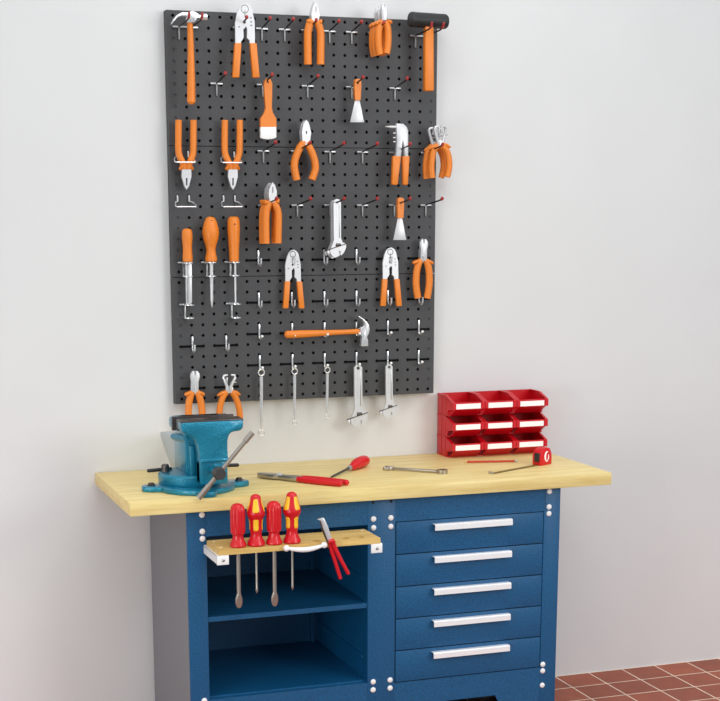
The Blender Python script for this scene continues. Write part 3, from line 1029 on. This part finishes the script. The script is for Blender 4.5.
for i in range(5):
    zt = 0.7530 - i * 0.1055
    zb = zt - 0.1025
    d = part('drawer', MB().box(0.5825, 1.0962, CYF - 0.0005, CYF + 0.006, zb, zt, 0.0012), M_BLUE, cab)
    hz0 = zt - 0.0115
    # folded grip strip: top flange, front lip hanging down
    mb = MB()
    pr = [(CYF - 0.0005, hz0), (CYF - 0.018, hz0 + 0.001), (CYF - 0.0225, hz0 - 0.003), (CYF - 0.0225, hz0 - 0.0190), (CYF - 0.0205, hz0 - 0.0190), (CYF - 0.0205, hz0 - 0.005), (CYF - 0.0165, hz0 - 0.0015), (CYF - 0.0005, hz0 - 0.002)]
    mb.prism(pr, lambda a, b, x: Vector((x, a, b)), 0.706, 0.976)
    part('handle', mb, M_GRIPSTRIP, d, label='bright steel grip strip')


def bolt(x, z):
    part('bolt', MB().sphere((x, CYF - 0.001, z), 0.0092, 1, 0.6, 1, 14), M_WHITEPL, cab)


for x in (-0.045, 1.1155):
    for z in (0.820, 0.769, 0.7465):
        bolt(x, z)
for x in (0.5055, 0.5635):
    for z in (0.770, 0.742, 0.238, 0.211):
        bolt(x, z)
for z in (0.2355, 0.213, 0.163):
    bolt(1.1080, z)
for z in (0.2355,):
    bolt(-0.050, z)
for x in (0.504, 0.564):
    part('hole', MB().lathe([(0.0045, -0.001), (0.0045, 0.001)], (x, CYF - 0.0002, 0.8225), 'y', 10), M_GAP, cab)
part('seam', MB().box(1.1015, 1.1025, CYF - 0.0006, CYF + 0.001, 0.7555, CZT), M_GAP, cab)

# ------------------------------------------------------------------ tool rail
RX0, RX1, RYB, RYF, RZ, RT = -0.036, 0.4690, -0.5600, -0.7030, 0.744, 0.0165
rail = thing('tool_rail', 'wooden tool rail with drilled holes mounted in front of the open shelf bay', 'tool rail', (0.2, CYF, 0.70))
SDY = -0.676
SDX = [0.0300, 0.0855, 0.1410, 0.1970]
holes = [circ(x, SDY, 0.0105, 16) for x in SDX]
for u, v in ((316.6, 540.6), (345.2, 538.3), (360.2, 537.0)):
    p = atz(u, v, RZ)
    holes.append(circ(p.x, p.y, 0.0125, 16))
mb = MB().prism([(RX0, RYB), (RX1, RYB), (RX1, RYF), (RX0, RYF)], lambda a, b, z: Vector((a, b, z)), RZ - RT, RZ, 0, holes)
part('board', mb, M_WOODF, rail)
for s, xa in ((-1, RX0 - 0.006), (1, RX1 - 0.030)):
    mb = MB()
    mb.box(xa, xa + 0.036, RYF - 0.001, RYF + 0.004, RZ - RT - 0.029, RZ - RT - 0.001, 0.001)
    mb.box(xa + (0.0 if s < 0 else 0.033), xa + (0.003 if s < 0 else 0.036), RYF + 0.002, CYF - 0.0004, RZ - RT - 0.026, RZ - RT - 0.001)
    mb.box(xa, xa + 0.036, RYF + 0.002, CYF - 0.0004, RZ - RT - 0.003, RZ - RT - 0.0005)
    br = part('bracket', mb, M_WHITEPL, rail)
    part('screw', MB().sphere((xa + 0.019, RYF - 0.001, RZ - RT - 0.015), 0.0055, 1, 0.5, 1), M_ZINC, br)
for x in (-0.02, 0.452):
    for yv in (-0.585, -0.668):
        if x > 0.4 and yv < -0.6:
            continue
        part('screw', MB().sphere((x, yv, RZ), 0.0032, 1, 1, 0.4), M_WHITEPL, rail)
a, b = aty(286.5, 548.3, RYF - 0.012), aty(324.2, 545.0, RYF - 0.012)
mb = MB()
pts, rr = [], []
for i in range(13):
    s_ = i / 12
    p = a.lerp(b, s_) + Vector((0, -0.006 * math.sin(PI * s_), -0.0075 * math.sin(PI * s_)))
    pts.append(p)
    rr.append(0.0042 + 0.0038 * math.sin(PI * s_))
mb.tube(pts, rr, 12)
for p in (a, b):
    mb.sphere(p, 0.0098)
    mb.tube([p, Vector((p.x, RYF + 0.002, p.z))], 0.004, 8)
part('handle', mb, M_WHITEPL, rail, label='white curved bar with ball ends')


# ---- screwdrivers in the rail
def sd_prof_plain():
    return [(0.004, 0.0003), (0.0232, 0.0008), (0.0248, 0.004), (0.0238, 0.009), (0.0190, 0.019), (0.0156, 0.031), (0.0158, 0.037), (0.0205, 0.040), (0.0222, 0.046), (0.0226, 0.075),
            (0.0226, 0.104), (0.0218, 0.112), (0.0190, 0.121), (0.0135, 0.127), (0.0060, 0.1295), (0.0008, 0.130)]


def sd_prof_grip():
    return [(0.004, 0.0003), (0.0245, 0.0008), (0.0268, 0.004), (0.0255, 0.010), (0.0195, 0.022), (0.0160, 0.033), (0.0172, 0.041), (0.0192, 0.049), (0.0186, 0.062), (0.0196, 0.076), (0.0232, 0.086), (0.0268, 0.091),
            (0.0274, 0.097), (0.0258, 0.106), (0.0215, 0.119), (0.0180, 0.131), (0.0160, 0.141), (0.0146, 0.147), (0.0110, 0.151), (0.0055, 0.1535), (0.0008, 0.154)]


def prof_r(prof, h):
    for (r0, h0), (r1, h1) in zip(prof, prof[1:]):
        if h0 <= h <= h1:
            return r0 + (r1 - r0) * (h - h0) / max(1e-9, h1 - h0)
    return prof[-1][0]


def patch(mb, c, prof, h0, h1, th, half, n=8, nt=6, off_=0.0009):
    """inlaid grip pad following the handle surface"""
    bm = mb.bm
    g = []
    for i in range(n + 1):
        f = i / n
        h = h0 + (h1 - h0) * f
        w = half * (1 - 0.55 * abs(2 * f - 1) ** 6)
        row = []
        for k in range(nt + 1):
            q = 2 * k / nt - 1
            edge = (abs(2 * f - 1) > 0.999) or (abs(q) > 0.999)
            r = prof_r(prof, h) * 1.0 + (off_ if not edge else -0.0008)
            a = th + q * w
            row.append(bm.verts.new(Vector(c) + Vector((r * math.cos(a), r * math.sin(a), h))))
        g.append(row)
    for i in range(n):
        for k in range(nt):
            bm.faces.new((g[i][k], g[i][k + 1], g[i + 1][k + 1], g[i + 1][k]))


FACE = math.atan2(CAM.y - SDY, CAM.x - 0.1)
sd_info = [
    ('plain', 0.0, 'thick red screwdriver at the left bracket end of the rail', 0.557),
    ('grip', 0.0, 'red screwdriver with yellow inlays standing between the two plain red handles', 0.597),
    ('plain', 0.0, 'thick red screwdriver between the two yellow inlaid screwdrivers', 0.553),
    ('grip', PI / 4, 'red screwdriver with yellow inlays nearest to the white bar', 0.598)]
for (kind, rot, lab, ztip), x in zip(sd_info, SDX):
    c = Vector((x, SDY, RZ + 0.0002))
    t = thing('screwdriver', lab, 'screwdriver', (x, SDY, RZ), 'red screwdrivers in the tool rail')
    if kind == 'plain':
        def fl_(th, h):
            w_ = 1.0 if 0.042 < h < 0.122 else (0.35 if h < 0.02 else 0.0)
            return 1 - 0.12 * w_ * (abs(math.cos(3 * (th - FACE) + 1.0)) ** 10)
        hd = part('handle', MB().lathe(sd_prof_plain(), c, 'z', 48, fl_), M_RED, t)
        r_ = 0.0064
        pth = [(x, SDY, RZ + 0.002), (x, SDY, ztip + 0.042)]
        part('shaft', MB().tube(pth, r_, 14, up=Vector((0, 1, 0))), M_TOOLSTEEL, t)
        mb = MB()
        n = 9
        rr = [r_ * k for k in (1.0, 1.25, 1.55, 1.70, 1.74, 1.70, 1.55, 1.25, 0.75)]
        t2 = bmesh.new()
        # flattened blade, swollen then cut square
        hh = [ztip + 0.044 - (0.044) * i / (n - 1) for i in range(n)]
        dp = [r_ * k for k in (1.0, 0.95, 0.85, 0.72, 0.6, 0.5, 0.4, 0.3, 0.2)]
        ring = []
        for h, ra, rb in zip(hh, rr, dp):
            ring.append([t2.verts.new((x + ra * math.cos(2 * PI * k / 14), SDY + rb * math.sin(2 * PI * k / 14), h)) for k in range(14)])
        for i in range(n - 1):
            for k in range(14):
                t2.faces.new((ring[i][k], ring[i][(k + 1) % 14], ring[i + 1][(k + 1) % 14], ring[i + 1][k]))
        t2.faces.new(ring[0])
        t2.faces.new(ring[-1][::-1])
        bmesh.ops.recalc_face_normals(t2, faces=t2.faces)
        mb._merge(t2)
        part('blade_tip', mb, M_TOOLSTEEL, t)
    else:
        hd = part('handle', MB().lathe(sd_prof_grip(), c, 'z', 36), M_RED, t)
        for q in range(4):
            mb = MB()
            patch(mb, c, sd_prof_grip(), 0.100, 0.144, FACE + rot + q * PI / 2, 0.50)
            patch(mb, c, sd_prof_grip(), 0.044, 0.083, FACE + rot + q * PI / 2, 0.50)
            part('inlay', mb, M_YELLOW, hd, label='yellow inlay')
        part('shaft', MB().tube([(x, SDY, RZ + 0.002), (x, SDY, ztip + 0.014), (x, SDY, ztip + 0.010), (x, SDY, ztip)], [0.0036, 0.0036, 0.0046, 0.0008], 12), M_TOOLSTEEL, t)

# ---- pliers clipped in front of the rail
y = -0.716
t = thing('long_nose_pliers', 'slim pliers with red grips hooked over the front of the wooden rail', 'pliers', anchor(345, 576, y))
SX = 0.0031


def sweep2(pts, rads, y, flat=1.0):
    return MB().tube([aty(u, v, y) for u, v in pts], [r * SX for r in rads], 10, flat, dome=True)


part('jaw', MB().prism([(p.x, p.z) for p in (aty(u, v, y) for u, v in ((317.2, 519.3), (323.4, 517.6), (327.6, 526.5), (331.6, 539.5), (328.2, 541.5), (323.0, 528), (320.8, 520.6)))], XZ, y - 0.006, y + 0.004, 0.0012), M_STEEL, t)
part('jaw', sweep2([(320.6, 521), (322.6, 529), (325.2, 535.5), (327.8, 541)], [0.8, 1.2, 1.3, 1.4], y + 0.006, 1.0), M_DARKSTEEL, t)
part('grip', sweep2([(332.6, 542), (336.0, 550), (341.5, 561), (348.4, 573.6)], [2.3, 2.1, 1.9, 1.8], y - 0.003, 0.9), M_RED, t)
part('grip', sweep2([(330.0, 543), (332.2, 552), (336, 564), (340.4, 578.4)], [2.2, 2.1, 1.9, 1.8], y + 0.004, 0.9), M_RED, t)
part('pivot', MB().tube([aty(328.8, 541.5, y - 0.006), aty(332.5, 541.0, y - 0.006), aty(334.4, 543.2, y - 0.006)], [0.006, 0.0085, 0.006], 10), M_RED, t)

# ------------------------------------------------------------------ red stacking bins
BW, BH = 0.1213, 0.0718
BLX, BBY = 0.9425, -0.010


def bin_mesh():
    mb = MB()
    YZ = lambda a, b, x: Vector((x, -a, b))
    w = BW - 0.0012
    side = [(0, 0), (0.086, 0), (0.092, 0.021), (0.134, 0.027), (0.134, 0.051), (0.072, BH - 0.001), (0, BH - 0.001)]
    th = 0.0035
    for x0 in (0.0006, w - th):
        mb.prism(side, YZ, x0, x0 + th, 0.0006)
    mb.box(0.0006, w, -0.003, 0, 0, BH - 0.001)                                   # back
    mb.prism([(0, 0), (0.095, 0), (0.095, 0.003), (0, 0.003)], YZ, 0.0006, w)         # bottom
    mb.prism([(0.095, 0), (0.134, 0.026), (0.131, 0.027), (0.093, 0.003)], YZ, 0.009, w - 0.009)   # slanted underside
    mb.prism([(0.134, 0.026), (0.134, 0.051), (0.131, 0.051), (0.131, 0.026)], YZ, 0.0006, w)  # front lip
    # rim flanges on the sloping top edges and the back
    for x0, x1 in ((0.0006, 0.0085), (w - 0.0079, w)):
        mb.prism([(0.072, BH - 0.0035), (0.135, 0.0485), (0.135, 0.0515), (0.072, BH - 0.0005)], YZ, x0, x1)
        mb.prism([(0.0, BH - 0.0035), (0.072, BH - 0.0035), (0.072, BH - 0.0005), (0.0, BH - 0.0005)], YZ, x0, x1)
    # front corner pillars beside the label and side ribs
    for x0, x1 in ((0.0006, 0.012), (w - 0.0114, w)):
        mb.prism([(0.134, 0.026), (0.137, 0.028), (0.137, 0.049), (0.134, 0.052)], YZ, x0, x1)
    for x0, x1 in ((-0.0012, 0.001), (w - 0.001, w + 0.0012)):
        mb.box(x0, x1, -0.072, 0.0, BH - 0.006, BH - 0.001)
        mb.prism([(0.072, BH - 0.006), (0.134, 0.046), (0.134, 0.051), (0.072, BH - 0.001)], YZ, x0, x1)
    for xr in (-0.0004, w):
        mb.box(xr, xr + 0.001, -0.075, -0.068, 0.0, BH - 0.003)
        mb.box(xr, xr + 0.001, -0.040, -0.036, 0.0, BH - 0.003)
    return mb


bp_ = None
rown = ['bottom', 'middle', 'top']
coln = ['column nearest the perforated panels', 'middle column', 'column above the tape measure']
for r in range(3):
    for c in range(3):
        lab = 'red bin with white label, %s tier, %s' % (rown[r], coln[c])
        loc = (BLX + c * BW, BBY, BZT + r * BH)
        if bp_ is None:
            bp_ = thing('storage_bin', lab, 'bin', loc, 'red storage bins on the worktop')
            part('tray', bin_mesh(), M_BINRED, bp_, True)
            part('label_card', MB().box(0.0105, BW - 0.0165, -0.1358, -0.1338, 0.0285, 0.0460), M_CARD, bp_, True, label='white label card')
        else:
            t = copy_tree(bp_)
            t.location = loc
            t['label'] = lab

# ------------------------------------------------------------------ tape measure
tip = atz(491, 474, BZT)
mo = atz(536.3, 465.5, BZT)
u_ = Vector((mo.x - tip.x, mo.y - tip.y, 0))
bl = u_.length
ang = math.atan2(u_.y, u_.x)
t = thing('tape_measure', 'red tape measure with its blade pulled out across the worktop', 'tape measure', (mo.x, mo.y, BZT), rotz=ang)
XZL = lambda a, b, y_: Vector((a, y_, b))
L_, H_ = 0.062, 0.060
cs = [(0, 0.0), (0, 0.032), (0.006, 0.047), (0.018, 0.057), (0.034, H_), (0.050, 0.056), (0.060, 0.040), (L_, 0.026), (L_, 0.0)]
part('case', MB().prism(cs, XZL, -0.018, 0.018, 0.003), M_RED, t, True)
part('mouth', MB().box(-0.0012, 0.002, -0.013, 0.009, 0.012, 0.042, 0.0008), M_BLACK, t, True)
part('blade', MB().box(-bl, 0.001, -0.009, 0.009, 0.0006, 0.0018), M_TAPE, t, True)
part('end_hook', MB().box(-bl - 0.002, -bl + 0.002, -0.010, 0.010, 0.0004, 0.008), M_ZINC, t, True)
mb = MB()
pts = []
for i in range(16):
    a = PI * 0.35 + i * PI * 1.3 / 15
    pts.append(Vector((0.034 + 0.011 * math.cos(a), -0.0183, 0.029 + 0.016 * math.sin(a))))
mb.tube(pts, [0.0012 + 0.0022 * math.sin(PI * i / 15) for i in range(16)], 6)
pts = [Vector((0.036 + 0.006 * math.cos(a), -0.0183, 0.027 + 0.009 * math.sin(a))) for a in [PI * 0.3 - i * 0.28 for i in range(10)]]
mb.tube(pts, 0.0018, 6)
part('emblem', mb, M_CARD, t, True, label='white swirl emblem')

# ------------------------------------------------------------------ small tools on the worktop
# pencil
a, b = atz(463, 463.0, BZT), atz(517, 462.1, BZT)
d = (b - a).normalized()
L_ = (b - a).length
zc = BZT + 0.0042
t = thing('pencil', 'red pencil lying in front of the red bins', 'pencil', (a.x, a.y, BZT), rotz=math.atan2(d.y, d.x))
part('barrel', MB().tube([(0.014, 0, 0.0038), (L_ - 0.008, 0, 0.0038)], 0.0036, 6), M_PENCIL, t, True)
part('sharpened_tip', MB().tube([(0.0, 0, 0.0038), (0.014, 0, 0.0038)], [0.0004, 0.0035], 8), M_WOODF, t, True)
part('end', MB().tube([(L_ - 0.008, 0, 0.0038), (L_, 0, 0.0038)], 0.0037, 8), M_ZINC, t, True)

# open ended wrench
a, b = atz(383.5, 469.6, BZT), atz(447.5, 473.8, BZT)
d = b - a
L_ = d.length
t = thing('combination_spanner', 'slim steel spanner lying loose on the worktop', 'spanner', (a.x, a.y, BZT), rotz=math.atan2(d.y, d.x))
part('shank', MB().prism([(0.03, -0.0055), (L_ - 0.03, -0.0065), (L_ - 0.03, 0.0065), (0.03, 0.0055)], lambda p, q, z: Vector((p, q, z)), 0.003, 0.010, 0.0015), M_TOOLSTEEL, t, True)
part('open_jaw', MB().prism([(0.0, 0.015), (0.012, 0.017), (0.028, 0.011), (0.035, 0.0055), (0.035, -0.0055), (0.028, -0.013), (0.008, -0.017), (0.002, -0.012), (0.012, -0.006), (0.018, 0.0), (0.012, 0.007), (0.002, 0.008)],
                            lambda p, q, z: Vector((p, q, z)), 0.0005, 0.011, 0.001), M_TOOLSTEEL, t, True)
mb = MB()
mb.prism(circ(L_ - 0.018, 0, 0.018, 16), lambda p, q, z: Vector((p, q, z)), 0.0005, 0.013, 0, [circ(L_ - 0.018, 0, 0.0105, 12)])
part('ring', mb, M_TOOLSTEEL, t, True)

# red handled screwdriver / awl
a, b = atz(331, 478.0, BZT), atz(366.5, 465.8, BZT)
d = b - a
L_ = d.length
t = thing('stubby_screwdriver', 'short screwdriver with fat red handle lying in the middle of the worktop', 'screwdriver', (a.x, a.y, BZT), rotz=math.atan2(d.y, d.x))
zc = 0.016
part('shaft', MB().tube([(0.0, 0, 0.003), (0.01, 0, 0.0035), (L_ * 0.5, 0, 0.012)], [0.002, 0.0036, 0.0042], 10), M_DARKSTEEL, t, True)
part('collar', MB().tube([(L_ * 0.47, 0, 0.0116), (L_ * 0.53, 0, 0.0125)], [0.0072, 0.0085], 12), M_ZINC, t, True)
part('handle', MB().tube([(L_ * 0.54, 0, 0.0120), (L_ * 0.60, 0, 0.0135), (L_ * 0.67, 0, 0.0170), (L_ * 0.78, 0, 0.0190), (L_ * 0.90, 0, 0.0195), (L_ * 0.97, 0, 0.0195), (L_, 0, 0.0195)],
                         [0.0090, 0.0125, 0.0165, 0.0195, 0.0195, 0.0165, 0.0080], 18), M_RED, t, True)

# red handled combination pliers
a, b = atz(257.5, 477.6, BZT), atz(344, 486.4, BZT)
d = b - a
L_ = d.length
t = thing('flat_pliers', 'combination pliers with red grips lying flat on the worktop beside the vise', 'pliers', (a.x, a.y, BZT), rotz=math.atan2(d.y, d.x))
XY = lambda p, q, z: Vector((p, q, z))
f = L_
part('head', MB().prism([(0.0, 0.003), (0.012, 0.012), (0.045, 0.019), (0.075, 0.020), (0.085, 0.014), (0.12, 0.019), (0.165, 0.020), (0.165, 0.004), (0.125, 0.003), (0.125, -0.002), (0.165, -0.003), (0.165, -0.017), (0.12, -0.016), (0.085, -0.012), (0.075, -0.019), (0.045, -0.018), (0.012, -0.011), (0.0, -0.003)],
                        XY, 0.004, 0.017, 0.002), M_TOOLSTEEL, t, True)
part('pivot', MB().lathe([(0.011, 0.0), (0.011, 0.003), (0.008, 0.005)], (0.083, 0, 0.0165), 'z', 16), M_STEEL, t, True)
part('grip', MB().tube([(0.160, 0.014, 0.0105), (0.19, 0.017, 0.0105), (0.24, 0.017, 0.0105), (f - 0.03, 0.015, 0.0105), (f + 0.004, 0.013, 0.0105)], [0.0085, 0.0095, 0.0098, 0.0098, 0.0090], 12, dome=True), M_RED, t, True)
part('grip', MB().tube([(0.160, -0.011, 0.0105), (0.19, -0.014, 0.0105), (0.24, -0.015, 0.0105), (f - 0.03, -0.013, 0.0105), (f - 0.004, -0.012, 0.0105)], [0.0085, 0.0095, 0.0098, 0.0098, 0.0090], 12, dome=True), M_RED, t, True)

# ------------------------------------------------------------------ bench vise
VZ = BZT
t = thing('bench_vise', 'teal bench vise bolted to the left end of the worktop', 'vise', (-0.02, -0.38, VZ))
bc = Vector((-0.027, -0.414, VZ))
# base plate with lugs
mb = MB()
ol = []
for k in range(72):
    a = 2 * PI * k / 72
    r = 0.118
    for la, ext in ((0.12, 0.052), (PI - 0.12, 0.052), (-PI / 2, 0.040)):
        dd = math.atan2(math.sin(a - la), math.cos(a - la))
        r = max(r, 0.100 + (0.018 + ext) * math.exp(-(dd / 0.26) ** 4))
    ol.append((bc.x + r * math.cos(a), bc.y + r * math.sin(a)))
mb.prism(ol, XY, VZ, VZ + 0.017, 0.004)
part('base', mb, M_TEAL, t)
part('swivel', MB().lathe([(0.096, 0.015), (0.098, 0.018), (0.098, 0.044), (0.093, 0.050), (0.085, 0.052)], bc + Vector((-0.012, 0.040, 0)), 'z', 40), M_TEAL, t)
for la in (0.12, PI - 0.12):
    p = bc + Vector((0.140 * math.cos(la), 0.140 * math.sin(la), 0.017))
    mb = MB().lathe([(0.013, 0), (0.013, 0.003), (0.0095, 0.0035), (0.0095, 0.008), (0.007, 0.009)], p, 'z', 6)
    part('bolt', mb, M_DARKSTEEL, t)
# swivel locks with rods
for s, dx_ in ((-1, 0.030), (1, 0.030)):
    p = bc + Vector((s * 0.088, 0.045, 0.052))
    mb = MB().lathe([(0.012, 0), (0.012, 0.02), (0.009, 0.024)], p, 'z', 12)
    part('lock_nut', mb, M_DARKSTEEL, t)
a = aty(171, 468.6, -0.33)
b = aty(148, 470.8, -0.33)
part('lock_lever', MB().tube([a, b], 0.0058, 10, dome=True), M_BLACK, t)
a = aty(222, 465.6, -0.33)
b = aty(238, 465.0, -0.33)
part('lock_lever', MB().tube([a, b], 0.0058, 10, dome=True), M_BLACK, t)
# fixed body column and rear jaw
mb = MB()
YZX = lambda a_, b_, x: Vector((x, a_, b_))
fix = [(-0.435, VZ + 0.05), (-0.435, VZ + 0.165), (-0.395, VZ + 0.222), (-0.335, VZ + 0.222), (-0.315, VZ + 0.185), (-0.290, VZ + 0.165), (-0.280, VZ + 0.05)]
mb.prism(fix, YZX, -0.066, 0.066, 0.006)
mb.box(-0.094, 0.094, -0.392, -0.335, VZ + 0.185, VZ + 0.222, 0.010)
part('fixed_jaw', mb, M_TEAL, t)
# rear body, flaring to the anvil
an = [(-0.30, VZ + 0.04), (-0.30, VZ + 0.148), (-0.064, VZ + 0.134), (-0.070, VZ + 0.116), (-0.205, VZ + 0.04)]
mb = MB().prism(an, YZX, -0.062, 0.062, 0.004)
part('anvil', mb, M_VSHADE, t, label='rear anvil, shading put into its grey')
mb = MB().tube([(-0.084, -0.345, VZ + 0.158), (-0.078, -0.355, VZ + 0.158), (-0.056, -0.425, VZ + 0.160)], [0.009, 0.0125, 0.0125], 14)
part('screw_guide', mb, M_TEAL, t)
# slide bar
mb = MB().box(-0.030, 0.038, -0.490, -0.25, VZ + 0.055, VZ + 0.118, 0.006)
part('slide_bar', mb, M_TEAL, t)
# moving jaw: goblet outline seen from the front
JY0, JY1 = -0.515, -0.462
gob = [(-0.095, VZ + 0.222), (-0.095, VZ + 0.198), (-0.088, VZ + 0.189), (-0.072, VZ + 0.184), (-0.057, VZ + 0.174), (-0.047, VZ + 0.157), (-0.042, VZ + 0.132), (-0.040, VZ + 0.108), (-0.042, VZ + 0.098),
       (0.050, VZ + 0.098), (0.048, VZ + 0.108), (0.047, VZ + 0.140), (0.048, VZ + 0.165), (0.053, VZ + 0.180), (0.063, VZ + 0.187), (0.078, VZ + 0.188), (0.090, VZ + 0.190), (0.097, VZ + 0.200), (0.097, VZ + 0.222)]
mb = MB().prism(gob, XZ, JY0, JY1, 0.006)
mb.box(-0.041, 0.049, JY0 - 0.006, JY0 + 0.02, VZ + 0.098, VZ + 0.110, 0.004)
mb.box(-0.040, 0.048, JY0 + 0.008, JY1 - 0.004, VZ + 0.028, VZ + 0.102, 0.005)
mb.box(-0.040, 0.0, JY0 + 0.004, -0.425, VZ + 0.028, VZ + 0.172, 0.008)
mb.box(-0.056, -0.040, -0.455, -0.40, VZ + 0.046, VZ + 0.142, 0.004)
part('moving_jaw', mb, M_TEAL, t)
# jaw plates
mb = MB().box(-0.095, 0.097, -0.462, -0.452, VZ + 0.190, VZ + 0.226, 0.001)
mb.box(-0.095, 0.097, JY0 + 0.002, -0.462, VZ + 0.219, VZ + 0.226, 0.001)
part('jaw_plate', mb, M_DARKSTEEL, t)
mb = MB().box(-0.098, 0.096, -0.406, -0.394, VZ + 0.184, VZ + 0.226, 0.001)
for i in range(32):
    xx = -0.096 + i * 0.006
    mb.box(xx, xx + 0.003, -0.4072, -0.405, VZ + 0.186, VZ + 0.2264)
part('jaw_plate', mb, M_DARKSTEEL, t)
# screw and handle
HYV = -0.590
hc = aty(219, 473.3, HYV)
part('screw', MB().tube([(hc.x, -0.50, hc.z), (hc.x, HYV, hc.z)], 0.012, 16), M_TEAL, t)
mb = MB().sphere(hc, 0.0205, 1, 0.9, 1, 20)
mb.tube([(hc.x, HYV + 0.022, hc.z), (hc.x, HYV - 0.021, hc.z)], [0.0165, 0.0165], 20)
part('screw_head', mb, M_DARKSTEEL, t)
a, b = aty(252.6, 432.5, HYV), aty(198.4, 498.4, HYV)
d = (b - a)
part('handle', MB().tube([a, a + d * 0.14, a + d * 0.145, a + d * 0.80, a + d * 0.805, b], [0.0085, 0.0085, 0.0066, 0.0066, 0.0085, 0.0085], 12), M_TOOLSTEEL, t, label='steel tommy bar')

# ------------------------------------------------------------------ light
def area(name, loc, target, size, power, col=(1, 1, 1), sy_=None):
    l = bpy.data.lights.new(name, 'AREA')
    l.energy = power
    l.color = col
    l.size = size
    if sy_:
        l.shape = 'RECTANGLE'
        l.size_y = sy_
    ob = bpy.data.objects.new(name, l)
    COL.objects.link(ob)
    ob.location = loc
    ob.rotation_euler = (Vector(target) - Vector(loc)).to_track_quat('-Z', 'Y').to_euler()
    return ob


area('softbox_lamp', (2.9, -4.3, 2.35), (0.5, 0, 1.2), 1.6, 64, (0.97, 0.99, 1.0))
area('ceiling_lamp', (-0.3, -3.7, 3.5), (0.4, -0.1, 0.7), 1.3, 14, (0.97, 0.995, 1.0))
area('overhead_fill', (0.5, -1.5, 3.3), (0.5, -0.45, 0.8), 1.6, 17, (0.98, 0.995, 1.0))  # unseen fill, added to brighten the top of the worktop
lw = area('left_fill', (-2.5, -2.6, 0.9), (-0.45, 0, 0.5), 1.2, 16, (0.96, 0.995, 1.0))  # added low fill for the lower left wall, no window there
lw.data.spread = math.radians(120)

W = bpy.data.worlds.new('world')
SC.world = W
W.use_nodes = True
nt = W.node_tree
bg = nt.nodes['Background']
tc = nt.nodes.new('ShaderNodeTexCoord')
sx = nt.nodes.new('ShaderNodeSeparateXYZ')
rm = nt.nodes.new('ShaderNodeValToRGB')
rm.color_ramp.elements[0].position = 0.30
rm.color_ramp.elements[0].color = (0.30, 0.345, 0.365, 1)
el = rm.color_ramp.elements.new(0.52)
el.color = (0.36, 0.37, 0.375, 1)
rm.color_ramp.elements[2].position = 0.85
rm.color_ramp.elements[2].color = (0.98, 0.99, 1.0, 1)
mm = nt.nodes.new('ShaderNodeMath')
mm.operation = 'MULTIPLY_ADD'
mm.inputs[1].default_value = 0.5
mm.inputs[2].default_value = 0.5
nt.links.new(tc.outputs['Generated'], sx.inputs['Vector'])
nt.links.new(sx.outputs['Z'], mm.inputs[0])
nt.links.new(mm.outputs['Value'], rm.inputs['Fac'])
nt.links.new(rm.outputs['Color'], bg.inputs['Color'])
bg.inputs['Strength'].default_value = 1.05

vs = SC.view_settings
vs.view_transform = 'Standard'
vs.look = 'None'
vs.gamma = 1.0
vs.exposure = -0.06
vs.use_curve_mapping = False
